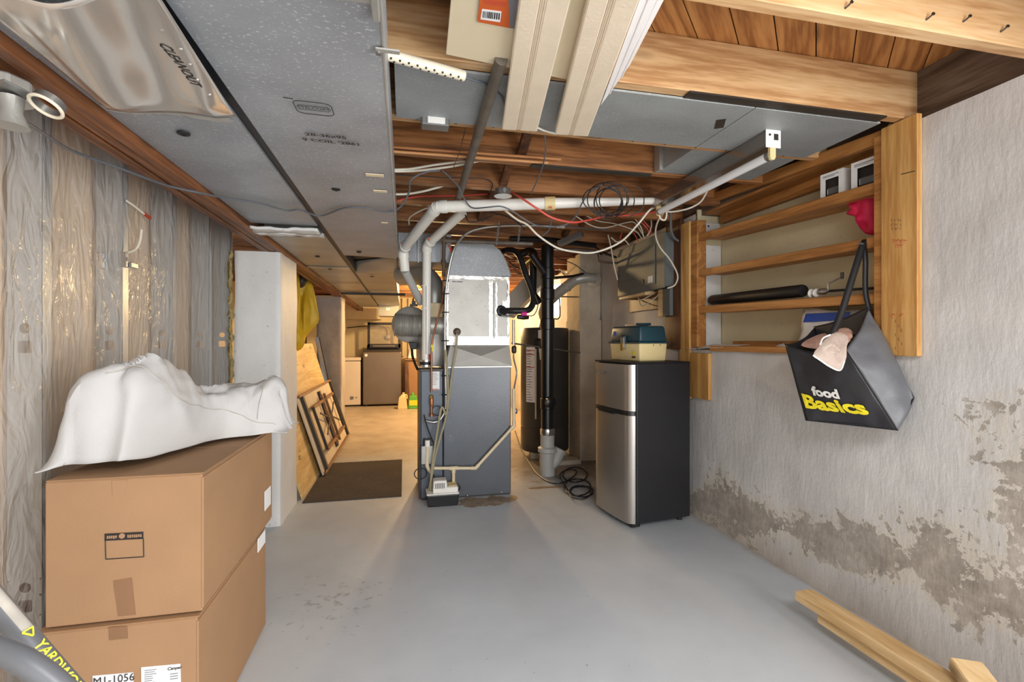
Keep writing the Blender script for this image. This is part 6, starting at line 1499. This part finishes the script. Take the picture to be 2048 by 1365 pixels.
# ------------------------------------------------------------------ mat, plywood, folding table, raincoat
def matpt(u, v): return Vector((-.733 + .715 * u, 3.80 + 1.17 * v, .006 + .002 * noise.noise(Vector((u * 30, v * 40, 0)))))
m_mat = galv('brown_coir', lin(70, 60, 52), rough=0.95, fleck=0.8, metal=0.0, sc=30.0)
tag(MB().grid(matpt, 40, 60).box(-.733, -.018, 3.80, 4.97, 0.0005, .005).build('floor_mat', m_mat, None), 'dark brown flecked floor mat at the foot of the leaning table', 'mat')
pw = thing('plywood_sheet', 'large plywood sheet leaning on its long edge behind the folding table', 'plywood', (-.76, 5.1, 0))
def lean(name, m, parent, xb, xt, zt, y0, y1, th, zb=0.0):
    d = Vector((xt - xb, 0, zt - zb)); n_ = Vector((d.z, 0, -d.x)).normalized() * th
    q = [Vector((xb, y0, zb)), Vector((xb, y1, zb)), Vector((xt, y1, zt)), Vector((xt, y0, zt))]
    return MB().hexa(q, [p - n_ for p in q]).build(name, m, parent, bevel=.001)
lean('face_sheet', m_ply, pw, -.742, -1.10, 1.17, 3.90, 6.30, .006); lean('core_sheet', m_pine, pw, -.7485, -1.107, 1.17, 3.90, 6.30, .010)
tt = MB()
a = at(610, 915, X=-.765); 
nrm = Vector((1.17, 0, .358)).normalized(); upv = Vector((-.358, 0, 1.17)).normalized()
text('stamp_print', 'CARLI', .075, Vector((-.742, 4.14, .0)) + upv * .26, (0, .32, -.95), Vector((0, .95, .32)), m_ink, pw, sx=.8, off=.002)
tbt = thing('folding_table', 'folding table with dark metal legs folded, leaning underside out on the plywood', 'table', (-.72, 5.4, 0))
tz0 = .012
T0, T1 = Vector((-.690, 0, tz0)), Vector((-.918, 0, .715)); up2 = (T1 - T0).normalized(); nn = Vector((up2.z, 0, -up2.x)); WT = (T1 - T0).length
TY0, TY1 = 4.52, 6.38
def tp(s, y, h=0.0): return Vector((T0.x, y, T0.z)) + up2 * s + nn * h
def tbar(name, m, s0_, y0, s1_, y1, w_, h_, z=.012, par=None):
    return MB().bar(tp(s0_, y0, z), tp(s1_, y1, z), w_, h_, nn).build(name, m, par or tbt, bevel=.002)
q = [tp(0, TY0, 0), tp(0, TY1, 0), tp(WT, TY1, 0), tp(WT, TY0, 0)]
MB().hexa(q, [p - nn * .016 for p in q]).build('table_top', m_table, tbt, bevel=.001)
for s0_, y0, s1_, y1 in ((.03, TY0, .03, TY1), (WT - .03, TY0, WT - .03, TY1)): pass
tbar('edge_frame', m_dark, .02, TY0 + .12, WT - .02, TY0 + .12, .06, .03); tbar('edge_frame', m_dark, .02, TY1 - .06, WT - .02, TY1 - .06, .06, .03)
tbar('edge_trim', m_tabler, .012, TY0, .012, TY1, .02, .022); tbar('edge_trim', m_tabler, WT - .012, TY0, WT - .012, TY1, .02, .022)
tbar('centre_rail', m_dark, .06, (TY0 + TY1) / 2, WT - .06, (TY0 + TY1) / 2, .07, .028)
for (ya, yb) in ((TY0 + .30, TY0 + 1.02), (TY1 - .30, TY1 - 1.02)):
    for s_ in (.16, WT - .16): tbar('leg', m_tabler, s_, ya, s_, yb, .03, .03, .035)
    tbar('leg_crossbar', m_dark, .16, ya, WT - .16, ya, .025, .025, .035); tbar('leg_foot', m_tabler, .10, yb, WT - .10, yb, .025, .025, .04)
    tbar('brace', m_dark, WT / 2 - .1, ya + (yb - ya) * .25, WT / 2 + .05, yb, .018, .01, .045); tbar('brace', m_dark, WT / 2 + .12, ya + (yb - ya) * .25, WT / 2 - .03, yb, .018, .01, .045)
mc = thing('metal_channel', 'grey metal channel leaning upright beside the grey column', 'metal strip', (-.78, 6.42, 0))
a, b = at(634, 675, Y=6.42), Vector((-.80, 6.42, .0)); b = at(655, 775, Y=6.42); dd2 = (b - a); b = a + dd2 * ((a.z - .003) / (a.z - b.z))
MB().bar(a, b, .055, .008, (0, 1, 0)).build('web', m_steel, mc); 
off = Vector((.03, -.012, 0)); MB().bar(a + off, b + off, .012, .03, (0, 1, 0)).build('lip', m_dark, mc)
# yellow raincoat
rc_ = thing('yellow_raincoat', 'yellow raincoat hanging from the beam behind the white column', 'raincoat', tuple(at(612, 560, Y=5.2)))
coat([(596, 546), (604, 548), (612, 556), (624, 568), (632, 600), (638, 640), (628, 655), (612, 675), (606, 695), (590, 695), (590, 600)], 5.2, 1, .05).build('coat_body', m_jacket, rc_, smooth=True)
coat([(590, 548), (598, 552), (600, 575), (600, 610), (596, 650), (588, 660)], 5.05, 5, .04).build('coat_sleeve', m_jacket, rc_, smooth=True)
coat([(588, 546), (612, 552), (615, 562), (606, 575), (592, 572)], 5.12, 9, .04).build('coat_hood', m_dark, rc_, smooth=True)
tag(box('dark_block', m_dark, None, -1.75, -1.18, 5.7, 6.4, 0, 1.55, bevel=.004), 'dark block standing for the unlit space behind the yellow raincoat', 'cabinet')  # added block that stands for the dark, unlit space beyond the columns

# ------------------------------------------------------------------ laundry end
wm = thing('washing_machine', 'taupe top-load washing machine with raised glass lid at the far wall', 'washing machine', (-.39, 9.4, 0))
wx0, wx1, wy0, wy1 = -.735, -.045, 9.15, 9.85
box('body', m_washer, wm, wx0, wx1, wy0, wy1, .03, 1.0, bevel=.02, segs=3)
box('top_deck', m_dark, wm, wx0 + .005, wx1 - .005, wy0 + .005, wy1, .995, 1.035, bevel=.01, segs=2)
box('control_panel', m_dark, wm, wx0 + .03, wx1 - .02, wy1 - .10, wy1, 1.03, 1.12, bevel=.01)
ld = thing
lx0, lx1, lz0, lz1, ly = wx0 + .05, wx1 - .02, 1.07, 1.56, 9.62
lf = MB()
for (x0, x1, z0, z1) in ((lx0, lx0 + .045, lz0, lz1), (lx1 - .045, lx1, lz0, lz1), (lx0, lx1, lz1 - .05, lz1), (lx0, lx1, lz0, lz0 + .075)): lf.box(x0, x1, ly, ly + .03, z0, z1)
lid = lf.build('lid_frame', m_dark, wm, bevel=.004)
box('lid_glass', m_glass, lid, lx0 + .045, lx1 - .045, ly + .012, ly + .016, lz0 + .075, lz1 - .05); box('lid_handle', m_washer, lid, lx0 + .10, lx1 - .10, ly - .008, ly + .002, lz0 + .02, lz0 + .05)
MB().lathe([(.028, 0), (.026, .003)], (wx0 + .06, wy0, .94), (0, -1, 0), 18).build('round_sticker', m_paper, wm)
for x in (wx0 + .06, wx1 - .06): MB().lathe([(.025, 0), (.025, .03)], (x, wy0 + .06, 0), (0, 0, 1), 10).build('foot', m_dark, wm)
cf = thing('chest_freezer', 'white chest freezer partly hidden by the grey column', 'freezer', (-1.3, 9.5, 0))
box('cabinet', m_freezer, cf, -1.80, -.775, 9.2, 9.85, .03, .83, bevel=.012, segs=2); box('lid', m_freezer, cf, -1.805, -.77, 9.19, 9.86, .84, .90, bevel=.012, segs=2)
box('lid_seal', m_dark, cf, -1.79, -.785, 9.21, 9.84, .828, .842); box('base', m_dark, cf, -1.78, -.80, 9.23, 9.82, 0, .032)
MB().lathe([(.035, 0), (.03, .008)], (-.93, 9.2, .16), (0, -1, 0), 18).build('thermostat_dial', m_steel, cf); MB().lathe([(.015, 0), (.012, .008)], (-.85, 9.2, .165), (0, -1, 0), 14).build('indicator', m_steel, cf)
jg = thing('plastic_jug', 'cream plastic jug on the floor beside the washing machine', 'jug', (-.03, 8.72, 0))
MB().hexa([(-.11, 8.66, 0), (.06, 8.66, 0), (.06, 8.78, 0), (-.11, 8.78, 0)], [(-.09, 8.67, .20), (.04, 8.67, .20), (.04, 8.77, .20), (-.09, 8.77, .20)]).hexa([(-.09, 8.67, .20), (.04, 8.67, .20), (.04, 8.77, .20), (-.09, 8.77, .20)], [(-.03, 8.70, .26), (.01, 8.70, .26), (.01, 8.74, .26), (-.03, 8.74, .26)]).build('jug_body', m_cream, jg, bevel=.01, segs=2)
MB().lathe([(.022, 0), (.022, .03)], (-.01, 8.72, .258), (0, 0, 1), 14).build('cap', m_cream, jg, smooth=True); MB().tube(spline([(.0, 8.72, .25), (.045, 8.72, .24), (.055, 8.72, .18)]), .012, 8).build('grip', m_cream, jg, smooth=True)
gj = thing('detergent_bottle', 'bright green detergent bottle right of the cream jug', 'bottle', (.16, 8.72, 0))
MB().hexa([(.07, 8.67, 0), (.25, 8.67, 0), (.25, 8.77, 0), (.07, 8.77, 0)], [(.09, 8.68, .23), (.22, 8.68, .23), (.22, 8.76, .23), (.09, 8.76, .23)]).build('bottle_body', m_green, gj, bevel=.015, segs=2)
MB().lathe([(.03, 0), (.03, .03), (.024, .055)], (.15, 8.72, .228), (0, 0, 1), 14).build('cap', m_green, gj, smooth=True); MB().box(.09, .23, 8.664, 8.670, .06, .15).build('wrap_label', m_yellow, gj)
cbx = thing('moving_carton', 'cardboard carton with clutter right of the washing machine', 'box', (.17, 9.5, 0))
MB().box(.02, .42, 9.25, 9.7, 0, .86).build('carton', m_card, cbx, bevel=.004); MB().box(.02, .42, 9.20, 9.25, .84, .86).build('flap', m_card, cbx)
tag(MB().hexa([(.06, 9.3, .862), (.36, 9.3, .862), (.36, 9.6, .862), (.06, 9.6, .862)], [(.10, 9.33, 1.05), (.30, 9.33, 1.05), (.30, 9.56, 1.05), (.10, 9.56, 1.05)]).build('white_bag', m_white, None, bevel=.03, segs=2), 'white bag with red print standing on the far carton', 'bag')
tag(MB().hexa([(.02, 9.0, 0), (.10, 9.0, 0), (.10, 9.2, 0), (.02, 9.2, 0)], [(.02, 9.1, .8), (.08, 9.1, .8), (.08, 9.2, .8), (.02, 9.2, .8)]).build('wooden_offcut', m_brown, None, bevel=.003), 'narrow brown offcut leaning on the far carton', 'wood')
ot = thing('wall_outlet', 'round grey outlet on the far wall above the washing machine', 'outlet', (-.33, 9.99, 1.27))
MB().lathe([(.06, 0), (.055, .03), (.03, .035)], (-.33, 10.0, 1.27), (0, -1, 0), 20).build('cover', m_steel, ot, smooth=True)
MB().tube(spline([(-.33, 9.98, 1.30), (-.34, 9.97, 1.42), (-.45, 9.96, 1.50), (-.7, 9.97, 1.50), (-1.1, 9.98, 1.46)]), .010, 8).build('cord', m_rust, ot, smooth=True)
struct(MB().box(-2.4, -.45, 9.6, 9.99, 1.62, 2.06).build('trim_2', m_farwall, None), 'cream boxed-in bulkhead along the far wall')
for wh_, x in (('left', -.02), ('middle', .10), ('right', .2)):
    tag(MB().tube([(x, 9.93, .9), (x, 9.93, 2.06)], .022, 10).build('water_pipe', m_farwall, None, smooth=True), wh_ + ' one of three cream painted upright pipes on the far wall', 'pipe', 'cream pipes on the far wall')
struct(box('wall_partition', m_pine, None, .86, 1.94, 9.3, 9.36, 0, 2.07), 'pale wooden board partition at the far right')
for k in range(9): pass
for nm, loc in (('laundry', (0.75, 7.6, 1.9)), ('furnace room', (0.33, 6.3, 1.93))):
    bl = thing('assumed_ceiling_bulb', 'assumed bare warm light bulb under the joists of the ' + nm, 'light bulb', loc)  # unseen fitting, assumed to go with the warm light
    MB().lathe([(.05, 0), (.05, .02), (.03, .04)], (loc[0], loc[1], 2.078), (0, 0, -1), 16).build('socket', m_white, bl, smooth=True)
    MB().tube([(loc[0], loc[1], 2.04), (loc[0], loc[1], loc[2] + .055)], .006, 8).build('stem', m_brass, bl)

# cheap custom key clean-up
for o in bpy.data.objects:
    if '_o' in o: del o['_o']
